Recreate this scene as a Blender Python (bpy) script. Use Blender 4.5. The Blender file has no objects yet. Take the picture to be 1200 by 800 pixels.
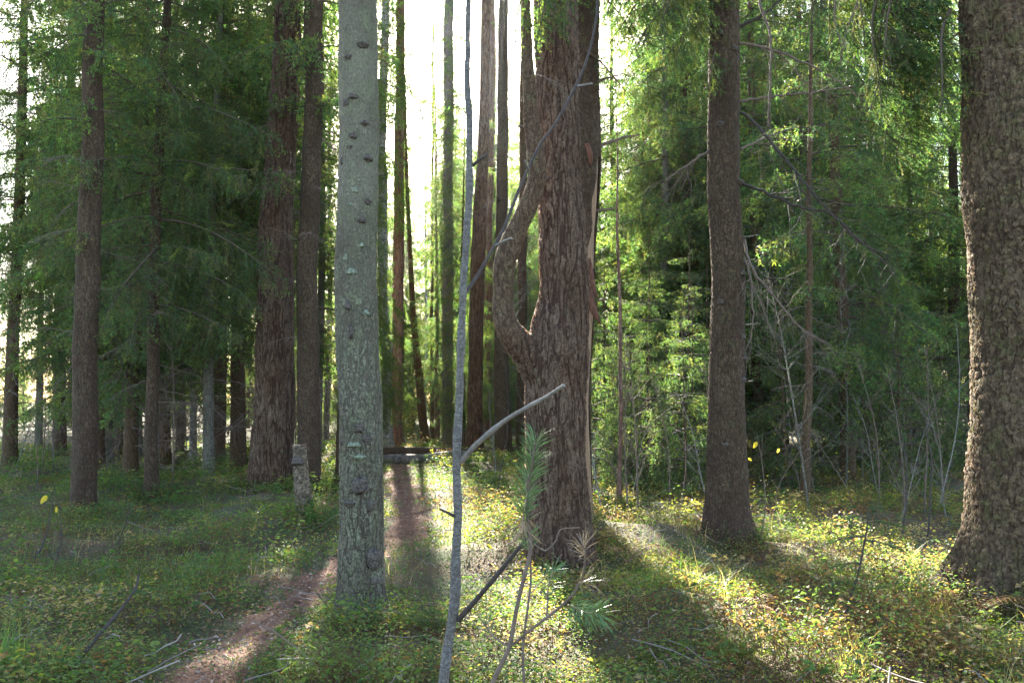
import bpy, math, random
import numpy as np
from mathutils import Vector

# ------------------------------------------------------------------ camera
SC = bpy.context.scene
COL = SC.collection
PITCH = math.atan(70 / 1082.0)
FPX = 1082.0
EYE = 1.6
cam_d = bpy.data.cameras.new("camera")
cam_d.sensor_width = 36.0
cam_d.lens = 36.0 * FPX / 1200.0
cam_d.clip_end = 3000
cam_d.clip_start = 0.05
cam = bpy.data.objects.new("camera", cam_d)
COL.objects.link(cam)
cam.location = (0, 0, EYE)
cam.rotation_euler = (math.pi / 2 + PITCH, 0, 0)
SC.camera = cam

# ------------------------------------------------------------------ light
SUN_AZ, SUN_EL = math.radians(-7.5), math.radians(27)
world = bpy.data.worlds.new("World")
SC.world = world
world.use_nodes = True
wn = world.node_tree
bg = wn.nodes["Background"]
sky = wn.nodes.new("ShaderNodeTexSky")
sky.sky_type = 'NISHITA'
sky.sun_disc = False
sky.sun_elevation = SUN_EL
sky.sun_rotation = SUN_AZ % (2 * math.pi)
sky.air_density = 1.0
sky.dust_density = 1.5
sky.ozone_density = 0.5
wn.links.new(sky.outputs[0], bg.inputs[0])
bg.inputs[1].default_value = 0.056
sun_d = bpy.data.lights.new("sun", 'SUN')
sun_d.energy = 5.0
sun_d.angle = math.radians(0.5)
sun_d.color = (1.0, 0.93, 0.80)
sun = bpy.data.objects.new("sun", sun_d)
COL.objects.link(sun)
SDIR = Vector((math.sin(SUN_AZ) * math.cos(SUN_EL), math.cos(SUN_AZ) * math.cos(SUN_EL), math.sin(SUN_EL)))
sun.rotation_euler = SDIR.to_track_quat('Z', 'Y').to_euler()
sun.location = (-8, 60, 40)
SC.view_settings.view_transform = 'Standard'
SC.view_settings.look = 'None'
SC.view_settings.gamma = 1.0
SC.view_settings.exposure = 4.02
SC.render.engine = 'CYCLES'
SC.cycles.use_denoising = True
SC.cycles.denoising_prefilter = 'ACCURATE'
SC.cycles.max_bounces = 6
SC.cycles.diffuse_bounces = 4
SC.cycles.transmission_bounces = 4
SC.cycles.volume_bounces = 0
SC.cycles.sample_clamp_indirect = 6.0
HAZE = 0.00006

rng = np.random.default_rng(11)
random.seed(5)

# ------------------------------------------------------------------ terrain
def gz(x, y):
    x = np.asarray(x, float); y = np.asarray(y, float)
    z = 0.05 * np.sin(3.1 * x + 1.7 * y + 1) * np.sin(2.7 * y - 1.9 * x) + 0.08 * np.sin(0.9 * x + 1.3) * np.sin(0.8 * y + 0.5) + 0.035 * np.sin(2.3 * x + 0.7 * y) \
        + 0.025 * np.sin(1.9 * y - 1.1 * x + 2.0) + 0.012 * np.sin(4.1 * x + 2.2 * y) * np.sin(3.7 * y - x)
    z = z + 0.16 * np.exp(-(((x - 0.6) / 1.2) ** 2 + ((y - 10.2) / 1.2) ** 2))
    z = z + 0.18 * np.exp(-(((x - 1.9) / 1.3) ** 2 + ((y - 9.8) / 1.0) ** 2))
    z = z + 0.20 * np.exp(-(((x + 4.2) / 2.2) ** 2 + ((y - 17.0) / 2.5) ** 2))
    z = z + 0.15 * np.exp(-(((x - 4.0) / 0.9) ** 2 + ((y - 7.6) / 0.9) ** 2))
    return z

CAMV = np.array([0, 0, EYE])
FW = np.array([0, math.cos(PITCH), math.sin(PITCH)])
UPV = np.array([0, -math.sin(PITCH), math.cos(PITCH)])
RT = np.array([1.0, 0, 0])

def ray(px, py):
    return FW + (px - 600) / FPX * RT + (400 - py) / FPX * UPV

def P(px, py, Y):
    d = ray(px, py)
    return CAMV + d * (Y / d[1])

def hit(px, py):
    d = ray(px, py)
    t = 2.0
    while t < 200:
        p = CAMV + d * t
        if p[2] <= gz(p[0], p[1]):
            break
        t += 0.01
    return CAMV + d * t

def gp(px, Y):
    """ground point on image column px at distance Y"""
    x = (px - 600) / FPX * Y / math.cos(PITCH)
    return np.array([x, Y, float(gz(x, Y))])

# ------------------------------------------------------------------ mesh helpers
class MB:
    def __init__(self):
        self.V = []; self.F = []; self.C = []; self.n = 0
    def add(self, v, f, col=None, mat=0):
        v = np.asarray(v, np.float32).reshape(-1, 3)
        f = np.asarray(f, np.int32)
        if len(v) == 0 or len(f) == 0:
            return
        self.V.append(v)
        self.F.append((f + self.n, mat))
        if col is None:
            col = (0.5, 0.5, 0.5)
        c = np.asarray(col, np.float32)
        if c.ndim == 1:
            c = np.tile(c, (len(v), 1))
        self.C.append(c)
        self.n += len(v)
    def merge(self, o, M=None, off=(0, 0, 0), mats=None):
        for v, c in zip(o.V, o.C):
            vv = v if M is None else v @ np.asarray(M, np.float32).T
            self.V.append((vv + np.asarray(off, np.float32)).astype(np.float32)); self.C.append(c)
        for f, m in o.F:
            self.F.append((f + self.n, m if mats is None else mats[m]))
        self.n += o.n
    def bake(self):
        """collapse into few arrays"""
        if not self.V:
            return self
        V = np.concatenate(self.V); C = np.concatenate(self.C)
        d = {}
        for f, m in self.F:
            d.setdefault((f.shape[1], m), []).append(f)
        self.V = [V]; self.C = [C]
        self.F = [(np.concatenate(fs), k[1]) for k, fs in d.items()]
        return self
    def mesh(self, name, mats, smooth=True):
        me = bpy.data.meshes.new(name)
        self.bake()
        V = self.V[0]; C = self.C[0]
        me.vertices.add(len(V))
        me.vertices.foreach_set('co', V.ravel())
        li = np.concatenate([f.ravel() for f, m in self.F])
        tot = np.concatenate([np.full(len(f), f.shape[1], np.int32) for f, m in self.F])
        mi = np.concatenate([np.full(len(f), m, np.int32) for f, m in self.F])
        st = np.concatenate([[0], np.cumsum(tot)[:-1]]).astype(np.int32)
        me.loops.add(len(li))
        me.loops.foreach_set('vertex_index', li.astype(np.int32))
        me.polygons.add(len(tot))
        me.polygons.foreach_set('loop_start', st)
        me.polygons.foreach_set('loop_total', tot)
        me.polygons.foreach_set('material_index', mi)
        me.polygons.foreach_set('use_smooth', np.full(len(tot), smooth))
        a = me.attributes.new('tint', 'FLOAT_COLOR', 'POINT')
        a.data.foreach_set('color', np.concatenate([C, np.ones((len(C), 1), np.float32)], 1).ravel())
        for m in mats:
            me.materials.append(m)
        me.update(calc_edges=True)
        return me

def obj(name, mb, mats, parent=None, smooth=True):
    me = mb if isinstance(mb, bpy.types.Mesh) else mb.mesh(name, mats if isinstance(mats, (list, tuple)) else [mats], smooth)
    o = bpy.data.objects.new(name, me)
    COL.objects.link(o)
    if parent is not None:
        o.parent = parent
    return o

def thing(name, label, cat, loc=(0, 0, 0), rotz=0.0, group=None, scale=1.0):
    o = bpy.data.objects.new(name, None)
    o.empty_display_size = 0.2
    COL.objects.link(o)
    o.location = tuple(float(v) for v in loc); o.rotation_euler = (0, 0, rotz); o.scale = (scale,) * 3
    o['label'] = label; o['category'] = cat
    if group:
        o['group'] = group
    return o

def dup(root, loc, rotz, scale, label, group=None, sz=None):
    r = root.copy(); COL.objects.link(r)
    r.location = tuple(float(v) for v in loc); r.rotation_euler = (0, 0, rotz); r.scale = (scale, scale, scale if sz is None else sz)
    r['label'] = label
    if group:
        r['group'] = group
    elif 'group' in r:
        del r['group']
    for ch in list(root.children):
        c = ch.copy(); COL.objects.link(c); c.parent = r
        for g in list(ch.children):
            d = g.copy(); COL.objects.link(d); d.parent = c
    return r

def single(o, label, cat, group=None):
    o['label'] = label; o['category'] = cat
    if group: o['group'] = group
    return o

def tube(pts, rad, nseg=8, rfun=None, cap=True):
    """pts (n,3); rad (n,) or (n,nseg). returns v, quad faces"""
    pts = np.asarray(pts, float); n = len(pts)
    T = np.gradient(pts, axis=0)
    T /= np.linalg.norm(T, axis=1)[:, None] + 1e-9
    mean = T.mean(0)
    ref = np.array([0, -1.0, 0]) if abs(mean[1]) < 0.8 else np.array([0, 0, 1.0])
    N = ref[None] - T * (T @ ref)[:, None]
    N /= np.linalg.norm(N, axis=1)[:, None] + 1e-9
    B = np.cross(T, N)
    a = np.linspace(0, 2 * np.pi, nseg, endpoint=False)
    rad = np.asarray(rad, float)
    if rad.ndim == 1:
        rad = np.repeat(rad[:, None], nseg, 1)
    if rfun is not None:
        rad = rad * rfun(a[None, :], pts[:, 2][:, None])
    v = pts[:, None, :] + rad[..., None] * (np.cos(a)[None, :, None] * N[:, None, :] + np.sin(a)[None, :, None] * B[:, None, :])
    v = v.reshape(-1, 3)
    i = np.arange(n - 1)[:, None] * nseg; j = np.arange(nseg)[None, :]; k = (j + 1) % nseg
    f = np.stack([i + j, i + k, i + nseg + k, i + nseg + j], -1).reshape(-1, 4)
    return v, f

def tube_into(mb, pts, rad, nseg=6, col=None, mat=0, rfun=None, cap=True):
    v, f = tube(pts, rad, nseg, rfun)
    n0 = len(v)
    mb.add(v, f, col, mat)
    if cap:
        for ring in (0, len(pts) - 1):
            vs = v[ring * nseg:(ring + 1) * nseg]
            c = vs.mean(0)
            vv = np.concatenate([vs, c[None]])
            ff = np.array([[k, (k + 1) % nseg, nseg] for k in range(nseg)])
            mb.add(vv, ff, col if col is None or np.ndim(col) == 1 else col[0], mat)

def smooth_path(pts, step):
    """Catmull-Rom through pts (n,k) resampled at about step"""
    p = np.asarray(pts, float)
    if len(p) < 3:
        L = np.linalg.norm(p[-1][:3] - p[0][:3]); m = max(2, int(L / step) + 1)
        return p[0] + (p[-1] - p[0]) * np.linspace(0, 1, m)[:, None]
    q = np.concatenate([[2 * p[0] - p[1]], p, [2 * p[-1] - p[-2]]])
    out = []
    for i in range(1, len(q) - 2):
        L = np.linalg.norm(q[i + 1][:3] - q[i][:3]); m = max(2, int(L / step))
        t = np.linspace(0, 1, m, endpoint=False)[:, None]
        a, b, c, d = q[i - 1], q[i], q[i + 1], q[i + 2]
        out.append(0.5 * (2 * b + (c - a) * t + (2 * a - 5 * b + 4 * c - d) * t ** 2 + (3 * b - a - 3 * c + d) * t ** 3))
    out.append(p[-1][None])
    return np.concatenate(out)

# ------------------------------------------------------------------ materials
def newmat(name):
    m = bpy.data.materials.new(name); m.use_nodes = True
    nt = m.node_tree
    return m, nt, nt.nodes, nt.links, nt.nodes['Principled BSDF']

def nd(ns, t, **kw):
    n = ns.new(t)
    for k, v in kw.items():
        setattr(n, k, v)
    return n

def ramp(ns, stops):
    r = ns.new('ShaderNodeValToRGB')
    e = r.color_ramp.elements
    while len(e) < len(stops):
        e.new(0.5)
    for el, (p, c) in zip(e, stops):
        el.position = p
        el.color = (*c, 1) if len(c) == 3 else c
    return r

def g3(v):
    return (v, v, v)

def math_(ns, ln, op, a, b=None, c=None, clamp=False):
    n = nd(ns, 'ShaderNodeMath', operation=op); n.use_clamp = clamp
    for i, v in enumerate((a, b, c)):
        if v is None:
            continue
        if isinstance(v, (int, float)):
            n.inputs[i].default_value = v
        else:
            ln.new(v, n.inputs[i])
    return n.outputs[0]

def bark(name, furrow, plate, plate2, lichen, lich_amt=0.3, scale=14.0, zs=0.2, depth=0.016, edge=0.10, fine=60.0,
         cross=.5, disp=True, lower=None, plates=0.0, pscale=30.0):
    """fissured bark: braided furrows along the zero lines of stretched noise, cross cracks, optional scaly flakes;
    lower=(z0, z1, amount) smooths the bark out between these heights"""
    m, nt, ns, ln, b = newmat(name)
    tc = nd(ns, 'ShaderNodeTexCoord')
    def noise(sc, z, det=3, rough=.55, dist=0.0, off=0.0, kind='Fac'):
        mp = nd(ns, 'ShaderNodeMapping'); mp.inputs['Scale'].default_value = (1, 1, z); mp.inputs['Location'].default_value = (off, off * .7, off * .3)
        ln.new(tc.outputs['Object'], mp.inputs['Vector'])
        n = nd(ns, 'ShaderNodeTexNoise'); n.inputs['Scale'].default_value = sc; n.inputs['Detail'].default_value = det
        n.inputs['Roughness'].default_value = rough; n.inputs['Distortion'].default_value = dist
        ln.new(mp.outputs[0], n.inputs['Vector'])
        return n.outputs[kind]
    def ridge(n, e):
        d = math_(ns, ln, 'ABSOLUTE', math_(ns, ln, 'SUBTRACT', n, .5))
        r = nd(ns, 'ShaderNodeMapRange', interpolation_type='SMOOTHSTEP'); r.inputs['From Max'].default_value = e
        ln.new(d, r.inputs['Value'])
        return r.outputs[0]
    f1 = ridge(noise(scale, zs, 2, .5, .5), edge)
    f2 = ridge(noise(scale * 1.7, zs * 1.1, 2, .5, .4, 7.3), edge * .8)
    f3 = ridge(noise(scale * 1.1, zs * 5.0, 3, .55, .6, 3.1), edge * .7)
    f3 = math_(ns, ln, 'MULTIPLY_ADD', f3, cross, 1 - cross)
    f2 = math_(ns, ln, 'MULTIPLY_ADD', f2, .65, .35)
    h = math_(ns, ln, 'MULTIPLY', math_(ns, ln, 'MULTIPLY', f1, f2), f3)
    fn = noise(fine, .6, 5, .65)
    cellv = None
    if plates:
        dn_ = nd(ns, 'ShaderNodeVectorMath', operation='MULTIPLY_ADD')
        dn_.inputs[1].default_value = (.035, .035, .035)
        ln.new(noise(14, 1, 3, .6, 0, 1.7, 'Color'), dn_.inputs[0]); ln.new(tc.outputs['Object'], dn_.inputs[2])
        vo = nd(ns, 'ShaderNodeTexVoronoi', feature='F1'); vo.inputs['Scale'].default_value = pscale; vo.inputs['Detail'].default_value = 1.0
        ln.new(dn_.outputs[0], vo.inputs['Vector'])
        se = nd(ns, 'ShaderNodeSeparateColor'); ln.new(vo.outputs['Color'], se.inputs[0])
        cellv = se.outputs[0]
        dome = math_(ns, ln, 'SUBTRACT', 1.0, vo.outputs['Distance'], clamp=True)
        fl = math_(ns, ln, 'MULTIPLY', math_(ns, ln, 'MULTIPLY_ADD', cellv, .7, .3), dome)
        h = math_(ns, ln, 'ADD', math_(ns, ln, 'MULTIPLY', h, 1 - plates), math_(ns, ln, 'MULTIPLY', fl, plates * 1.5))
    if lower:
        sx = nd(ns, 'ShaderNodeSeparateXYZ'); ln.new(tc.outputs['Object'], sx.inputs[0])
        zr = nd(ns, 'ShaderNodeMapRange'); zr.inputs['From Min'].default_value = lower[0]; zr.inputs['From Max'].default_value = lower[1]
        zr.inputs['To Max'].default_value = lower[2]
        ln.new(sx.outputs['Z'], zr.inputs['Value'])
        h = math_(ns, ln, 'MAXIMUM', h, zr.outputs[0])
    bn = noise(3.2, .6, 6, .6, 0, 5.5)
    br = nd(ns, 'ShaderNodeMapRange'); br.inputs['From Min'].default_value = 0.36; br.inputs['From Max'].default_value = 0.64
    ln.new(bn, br.inputs['Value'])
    mx = nd(ns, 'ShaderNodeMix', data_type='RGBA'); mx.inputs['A'].default_value = (*plate, 1); mx.inputs['B'].default_value = (*plate2, 1)
    ln.new(br.outputs[0], mx.inputs['Factor'])
    colr = mx.outputs['Result']
    if cellv is not None:
        hv = nd(ns, 'ShaderNodeHueSaturation')
        ln.new(math_(ns, ln, 'MULTIPLY_ADD', cellv, .55, .72), hv.inputs['Value']); ln.new(colr, hv.inputs['Color'])
        colr = hv.outputs[0]
    l1 = noise(7, .8, 9, .72, 0, 11.0)
    lr = nd(ns, 'ShaderNodeMapRange'); lr.inputs['From Min'].default_value = 0.62 - 0.28 * lich_amt; lr.inputs['From Max'].default_value = 0.72 - 0.2 * lich_amt
    lr.inputs['To Max'].default_value = 0.8
    ln.new(l1, lr.inputs['Value'])
    ml = nd(ns, 'ShaderNodeMix', data_type='RGBA'); ml.inputs['B'].default_value = (*lichen, 1)
    ln.new(lr.outputs[0], ml.inputs['Factor']); ln.new(colr, ml.inputs['A'])
    mf = nd(ns, 'ShaderNodeMix', data_type='RGBA'); mf.inputs['A'].default_value = (*furrow, 1)
    ln.new(math_(ns, ln, 'MULTIPLY', h, 1.25, clamp=True), mf.inputs['Factor']); ln.new(ml.outputs['Result'], mf.inputs['B'])
    fr = nd(ns, 'ShaderNodeMapRange'); fr.inputs['From Min'].default_value = .3; fr.inputs['From Max'].default_value = .7; fr.inputs['To Min'].default_value = 0.62; fr.inputs['To Max'].default_value = 1.38
    ln.new(fn, fr.inputs['Value'])
    hv2 = nd(ns, 'ShaderNodeHueSaturation'); ln.new(fr.outputs[0], hv2.inputs['Value']); ln.new(mf.outputs['Result'], hv2.inputs['Color'])
    ln.new(hv2.outputs[0], b.inputs['Base Color'])
    b.inputs['Roughness'].default_value = 0.9
    b.inputs['Specular IOR Level'].default_value = 0.25
    m3 = math_(ns, ln, 'MULTIPLY_ADD', fn, .5, h)
    if disp:
        dn = nd(ns, 'ShaderNodeDisplacement'); dn.inputs['Midlevel'].default_value = 0.9; dn.inputs['Scale'].default_value = depth
        ln.new(m3, dn.inputs['Height'])
        ln.new(dn.outputs[0], ns['Material Output'].inputs['Displacement'])
        m.displacement_method = 'BOTH'
    else:
        bp = nd(ns, 'ShaderNodeBump'); bp.inputs['Strength'].default_value = 1.0; bp.inputs['Distance'].default_value = depth
        ln.new(m3, bp.inputs['Height']); ln.new(bp.outputs[0], b.inputs['Normal'])
    return m

M = {}
M['pine_bark'] = bark('old_pine_bark', (0.036, 0.018, 0.011), (0.100, 0.059, 0.036), (0.150, 0.102, 0.073), (0.115, 0.111, 0.066), .16, 13.0, .17, .024, .10, 60)
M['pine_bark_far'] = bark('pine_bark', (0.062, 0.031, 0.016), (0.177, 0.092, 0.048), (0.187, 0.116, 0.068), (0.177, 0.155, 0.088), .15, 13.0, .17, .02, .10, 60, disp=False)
M['red_bark'] = bark('red_pine_bark', (.075, .04, .026), (.17, .095, .062), (.19, .12, .088), (.17, .14, .10), .15, 12.0, .2, .012, .08, 50, disp=False)
M['spruce_bark'] = bark('spruce_bark', (0.030, 0.018, 0.011), (0.055, 0.034, 0.021), (0.089, 0.061, 0.039), (0.073, 0.073, 0.033), .35, 24.0, .32, .010, .10, 90, .6, plates=.22, pscale=40)
M['limb_bark'] = bark('limb_bark', (0.045, 0.026, 0.015), (0.110, 0.070, 0.042), (0.146, 0.103, 0.066), (0.124, 0.124, 0.061), .3, 22.0, .35, .008, .10, 90, .6)
M['scale_bark'] = bark('scaly_spruce_bark', (0.034, 0.020, 0.011), (0.081, 0.054, 0.030), (0.118, 0.082, 0.050), (0.088, 0.090, 0.030), .45, 14.0, .32, .028, .08, 75, .35, plates=.5, pscale=22)
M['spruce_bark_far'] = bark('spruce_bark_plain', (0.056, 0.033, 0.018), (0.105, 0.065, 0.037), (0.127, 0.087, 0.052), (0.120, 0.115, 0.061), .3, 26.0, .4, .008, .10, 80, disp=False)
M['grey_bark'] = bark('grey_lichen_bark', (.046, .036, .026), (.098, .088, .060), (.172, .164, .120), (.155, .168, .098), .5, 24.0, .30, .010, .09, 90, .7, lower=(.8, 3.6, .55))
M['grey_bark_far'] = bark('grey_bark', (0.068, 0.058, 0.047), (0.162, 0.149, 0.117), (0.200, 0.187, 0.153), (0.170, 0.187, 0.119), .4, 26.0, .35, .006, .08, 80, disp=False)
M['birch_bark'] = bark('birch_bark', (.045, .04, .038), (.48, .45, .41), (.36, .33, .29), (.10, .09, .08), .5, 7.0, 1.6, .012, .05, 40, disp=False)
M['snag_bark'] = bark('birch_stump_bark', (0.054, 0.042, 0.030), (0.274, 0.224, 0.162), (0.194, 0.150, 0.105), (0.072, 0.058, 0.039), .6, 9.0, 1.3, .016, .06, 60)

def plain(name, col, rough=0.85, var=0.25, scale=20.0, bump=0.0, zs=1.0, spec=0.3):
    m, nt, ns, ln, b = newmat(name)
    tc = nd(ns, 'ShaderNodeTexCoord')
    mp = nd(ns, 'ShaderNodeMapping'); mp.inputs['Scale'].default_value = (1, 1, zs)
    ln.new(tc.outputs['Object'], mp.inputs['Vector'])
    n = nd(ns, 'ShaderNodeTexNoise'); n.inputs['Scale'].default_value = scale; n.inputs['Detail'].default_value = 5
    ln.new(mp.outputs[0], n.inputs['Vector'])
    r = nd(ns, 'ShaderNodeMapRange'); r.inputs['From Min'].default_value = .3; r.inputs['From Max'].default_value = .7
    r.inputs['To Min'].default_value = 1 - var; r.inputs['To Max'].default_value = 1 + var
    ln.new(n.outputs['Fac'], r.inputs['Value'])
    h = nd(ns, 'ShaderNodeHueSaturation'); h.inputs['Color'].default_value = (*col, 1)
    ln.new(r.outputs[0], h.inputs['Value']); ln.new(h.outputs[0], b.inputs['Base Color'])
    b.inputs['Roughness'].default_value = rough
    b.inputs['Specular IOR Level'].default_value = spec
    if bump:
        bp = nd(ns, 'ShaderNodeBump'); bp.inputs['Distance'].default_value = bump
        ln.new(n.outputs['Fac'], bp.inputs['Height']); ln.new(bp.outputs[0], b.inputs['Normal'])
    return m

M['twig'] = plain('dead_twig', (.12, .088, .068), var=.3, scale=30)
M['pale_twig'] = plain('pale_twig', (.155, .138, .122), var=.35, scale=30)
M['dark_twig'] = plain('dark_twig', (.045, .036, .032), var=.3, scale=40)
M['rowan'] = bark('smooth_sapling_bark', (0.086, 0.076, 0.067), (0.142, 0.132, 0.119), (0.185, 0.174, 0.160), (0.206, 0.200, 0.168), .3, 30.0, 2.2, .0015, .05, 160, .9, disp=False)
M['mid_twig'] = plain('brown_twig', (.085, .06, .045), var=.4, scale=40)
M['wood'] = plain('split_wood', (.24, .16, .10), var=.45, scale=60, bump=.01, zs=.05)
M['red_wood'] = plain('torn_red_wood', (.10, .042, .026), var=.45, scale=50, bump=.008, zs=.1)
M['grey_wood'] = plain('weathered_wood', (.12, .095, .078), var=.6, scale=14, bump=.01, zs=.15)
M['moss'] = plain('moss', (.045, .085, .016), rough=1, var=.5, scale=40, bump=.02)
M['lichen'] = plain('leafy_lichen', (.155, .175, .125), rough=1, var=.6, scale=60, bump=.01)
M['knot'] = plain('rough_knot', (.085, .07, .06), rough=1, var=.6, scale=60, bump=.015)

def leafmat(name, trans=0.45, rough=0.55, gain=1.6, spec=0.35, tcol=(1.12, 1.22, .62)):
    """thin leaf: reflects its own tint and lets a yellower share of light through"""
    m, nt, ns, ln, b = newmat(name)
    at = nd(ns, 'ShaderNodeAttribute', attribute_name='tint')
    ln.new(at.outputs['Color'], b.inputs['Base Color'])
    b.inputs['Roughness'].default_value = rough
    b.inputs['Specular IOR Level'].default_value = spec
    tr = nd(ns, 'ShaderNodeBsdfTranslucent')
    mu = nd(ns, 'ShaderNodeMix', data_type='RGBA', blend_type='MULTIPLY'); mu.inputs['Factor'].default_value = 1
    mu.inputs['B'].default_value = (tcol[0] * gain, tcol[1] * gain, tcol[2] * gain, 1)
    ln.new(at.outputs['Color'], mu.inputs['A']); ln.new(mu.outputs['Result'], tr.inputs['Color'])
    mx = nd(ns, 'ShaderNodeMixShader'); mx.inputs[0].default_value = trans
    ln.new(b.outputs[0], mx.inputs[1]); ln.new(tr.outputs[0], mx.inputs[2])
    ln.new(mx.outputs[0], ns['Material Output'].inputs['Surface'])
    return m

def tintmat(name, rough=.9):
    m, nt, ns, ln, b = newmat(name)
    at = nd(ns, 'ShaderNodeAttribute', attribute_name='tint')
    ln.new(at.outputs['Color'], b.inputs['Base Color'])
    b.inputs['Roughness'].default_value = rough
    b.inputs['Specular IOR Level'].default_value = .25
    return m

M['needles'] = leafmat('spruce_needles', .46, .6, 1.8, .15)
M['leaves'] = leafmat('undergrowth_leaves', .42, .6, 1.9, .18)
M['stems'] = tintmat('twigs_and_stems')
M['pine_needles'] = leafmat('pine_needles', .16, .45, 1.2)
M['litter'] = tintmat('dry_litter', .95)

def ground_mat():
    m, nt, ns, ln, b = newmat('forest_floor')
    tc = nd(ns, 'ShaderNodeTexCoord')
    n1 = nd(ns, 'ShaderNodeTexNoise'); n1.inputs['Scale'].default_value = 1.4; n1.inputs['Detail'].default_value = 8
    n2 = nd(ns, 'ShaderNodeTexNoise'); n2.inputs['Scale'].default_value = 45; n2.inputs['Detail'].default_value = 6
    for n in (n1, n2):
        ln.new(tc.outputs['Object'], n.inputs['Vector'])
    r1 = ramp(ns, [(.35, (.040, .055, .014)), (.55, (.075, .052, .022)), (.7, (.11, .06, .03))])
    ln.new(n1.outputs['Fac'], r1.inputs[0])
    r2 = nd(ns, 'ShaderNodeMapRange'); r2.inputs['From Min'].default_value = .3; r2.inputs['From Max'].default_value = .7; r2.inputs['To Min'].default_value = .45; r2.inputs['To Max'].default_value = 1.5
    ln.new(n2.outputs['Fac'], r2.inputs['Value'])
    h = nd(ns, 'ShaderNodeHueSaturation'); ln.new(r2.outputs[0], h.inputs['Value']); ln.new(r1.outputs[0], h.inputs['Color'])
    ln.new(h.outputs[0], b.inputs['Base Color']); b.inputs['Roughness'].default_value = 1
    bp = nd(ns, 'ShaderNodeBump'); bp.inputs['Distance'].default_value = .04; ln.new(n2.outputs['Fac'], bp.inputs['Height']); ln.new(bp.outputs[0], b.inputs['Normal'])
    return m

def path_mat():
    m, nt, ns, ln, b = newmat('trodden_needles')
    tc = nd(ns, 'ShaderNodeTexCoord')
    n1 = nd(ns, 'ShaderNodeTexNoise'); n1.inputs['Scale'].default_value = 5; n1.inputs['Detail'].default_value = 8
    n2 = nd(ns, 'ShaderNodeTexNoise'); n2.inputs['Scale'].default_value = 90; n2.inputs['Detail'].default_value = 6
    for n in (n1, n2):
        ln.new(tc.outputs['Object'], n.inputs['Vector'])
    r1 = ramp(ns, [(.3, (.09, .04, .022)), (.5, (.155, .07, .038)), (.7, (.20, .10, .055))])
    ln.new(n1.outputs['Fac'], r1.inputs[0])
    r2 = nd(ns, 'ShaderNodeMapRange'); r2.inputs['From Min'].default_value = .3; r2.inputs['From Max'].default_value = .7; r2.inputs['To Min'].default_value = .5; r2.inputs['To Max'].default_value = 1.4
    ln.new(n2.outputs['Fac'], r2.inputs['Value'])
    h = nd(ns, 'ShaderNodeHueSaturation'); ln.new(r2.outputs[0], h.inputs['Value']); ln.new(r1.outputs[0], h.inputs['Color'])
    ln.new(h.outputs[0], b.inputs['Base Color']); b.inputs['Roughness'].default_value = 1
    bp = nd(ns, 'ShaderNodeBump'); bp.inputs['Distance'].default_value = .03; ln.new(n2.outputs['Fac'], bp.inputs['Height']); ln.new(bp.outputs[0], b.inputs['Normal'])
    return m

# ------------------------------------------------------------------ ground and path
def spread(lim, fine, step):
    a = list(np.arange(0, fine, step)); s = step
    while a[-1] < lim:
        s *= 1.25; a.append(a[-1] + s)
    return np.array(a)
xs = spread(420, 15, .15); xs = np.concatenate([-xs[::-1][:-1], xs])
ys_p = spread(900, 30, .15); ys_n = spread(60, 1, .3)
ys = np.concatenate([-ys_n[::-1][:-1], ys_p])
GX, GY = np.meshgrid(xs, ys)
mb = MB()
nx, ny = len(xs), len(ys)
idx = np.arange(nx * ny).reshape(ny, nx)
mb.add(np.stack([GX, GY, gz(GX, GY)], -1).reshape(-1, 3), np.stack([idx[:-1, :-1], idx[:-1, 1:], idx[1:, 1:], idx[1:, :-1]], -1).reshape(-1, 4))
g = obj('ground', mb, ground_mat()); g['kind'] = 'structure'

PATH_PX = [(190, 980), (236, 800), (300, 745), (352, 700), (410, 662), (462, 636), (482, 612), (478, 590), (472, 570), (466, 552), (462, 540)]
PATH = smooth_path([hit(*p) for p in PATH_PX], .15)
PW = np.interp(PATH[:, 1], [3, 6, 9, 14, 30], [.27, .25, .25, .29, .35])

def path_dist(x, y):
    """distance to the path's centre line over its half width"""
    x = np.asarray(x, float); y = np.asarray(y, float)
    d = np.full(x.shape, 9e9)
    for p, w in zip(PATH[::2], PW[::2]):
        d = np.minimum(d, np.hypot(x - p[0], y - p[1]) / w)
    return d
mb = MB()
tt = np.gradient(PATH[:, :2], axis=0); tt /= np.linalg.norm(tt, axis=1)[:, None]
nn = np.stack([tt[:, 1], -tt[:, 0]], 1)
K = 9
rows = []
for i, p in enumerate(PATH):
    w = PW[i] * (1 + .2 * math.sin(i * .9) + .15 * math.sin(i * 2.3 + 1))
    u = np.linspace(-1, 1, K)
    xy = p[:2] + u[:, None] * w * nn[i]
    edge = np.where(np.abs(u) > .95, -.03, .016)
    rows.append(np.concatenate([xy, (gz(xy[:, 0], xy[:, 1]) + edge)[:, None]], 1))
idx = np.arange(len(PATH) * K).reshape(-1, K)
mb.add(np.concatenate(rows), np.stack([idx[:-1, :-1], idx[:-1, 1:], idx[1:, 1:], idx[1:, :-1]], -1).reshape(-1, 4))
g = obj('path', mb, path_mat()); g['kind'] = 'structure'

# ------------------------------------------------------------------ needles and branches
def unit(v):
    return v / (np.linalg.norm(v, axis=-1, keepdims=True) + 1e-9)

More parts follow.
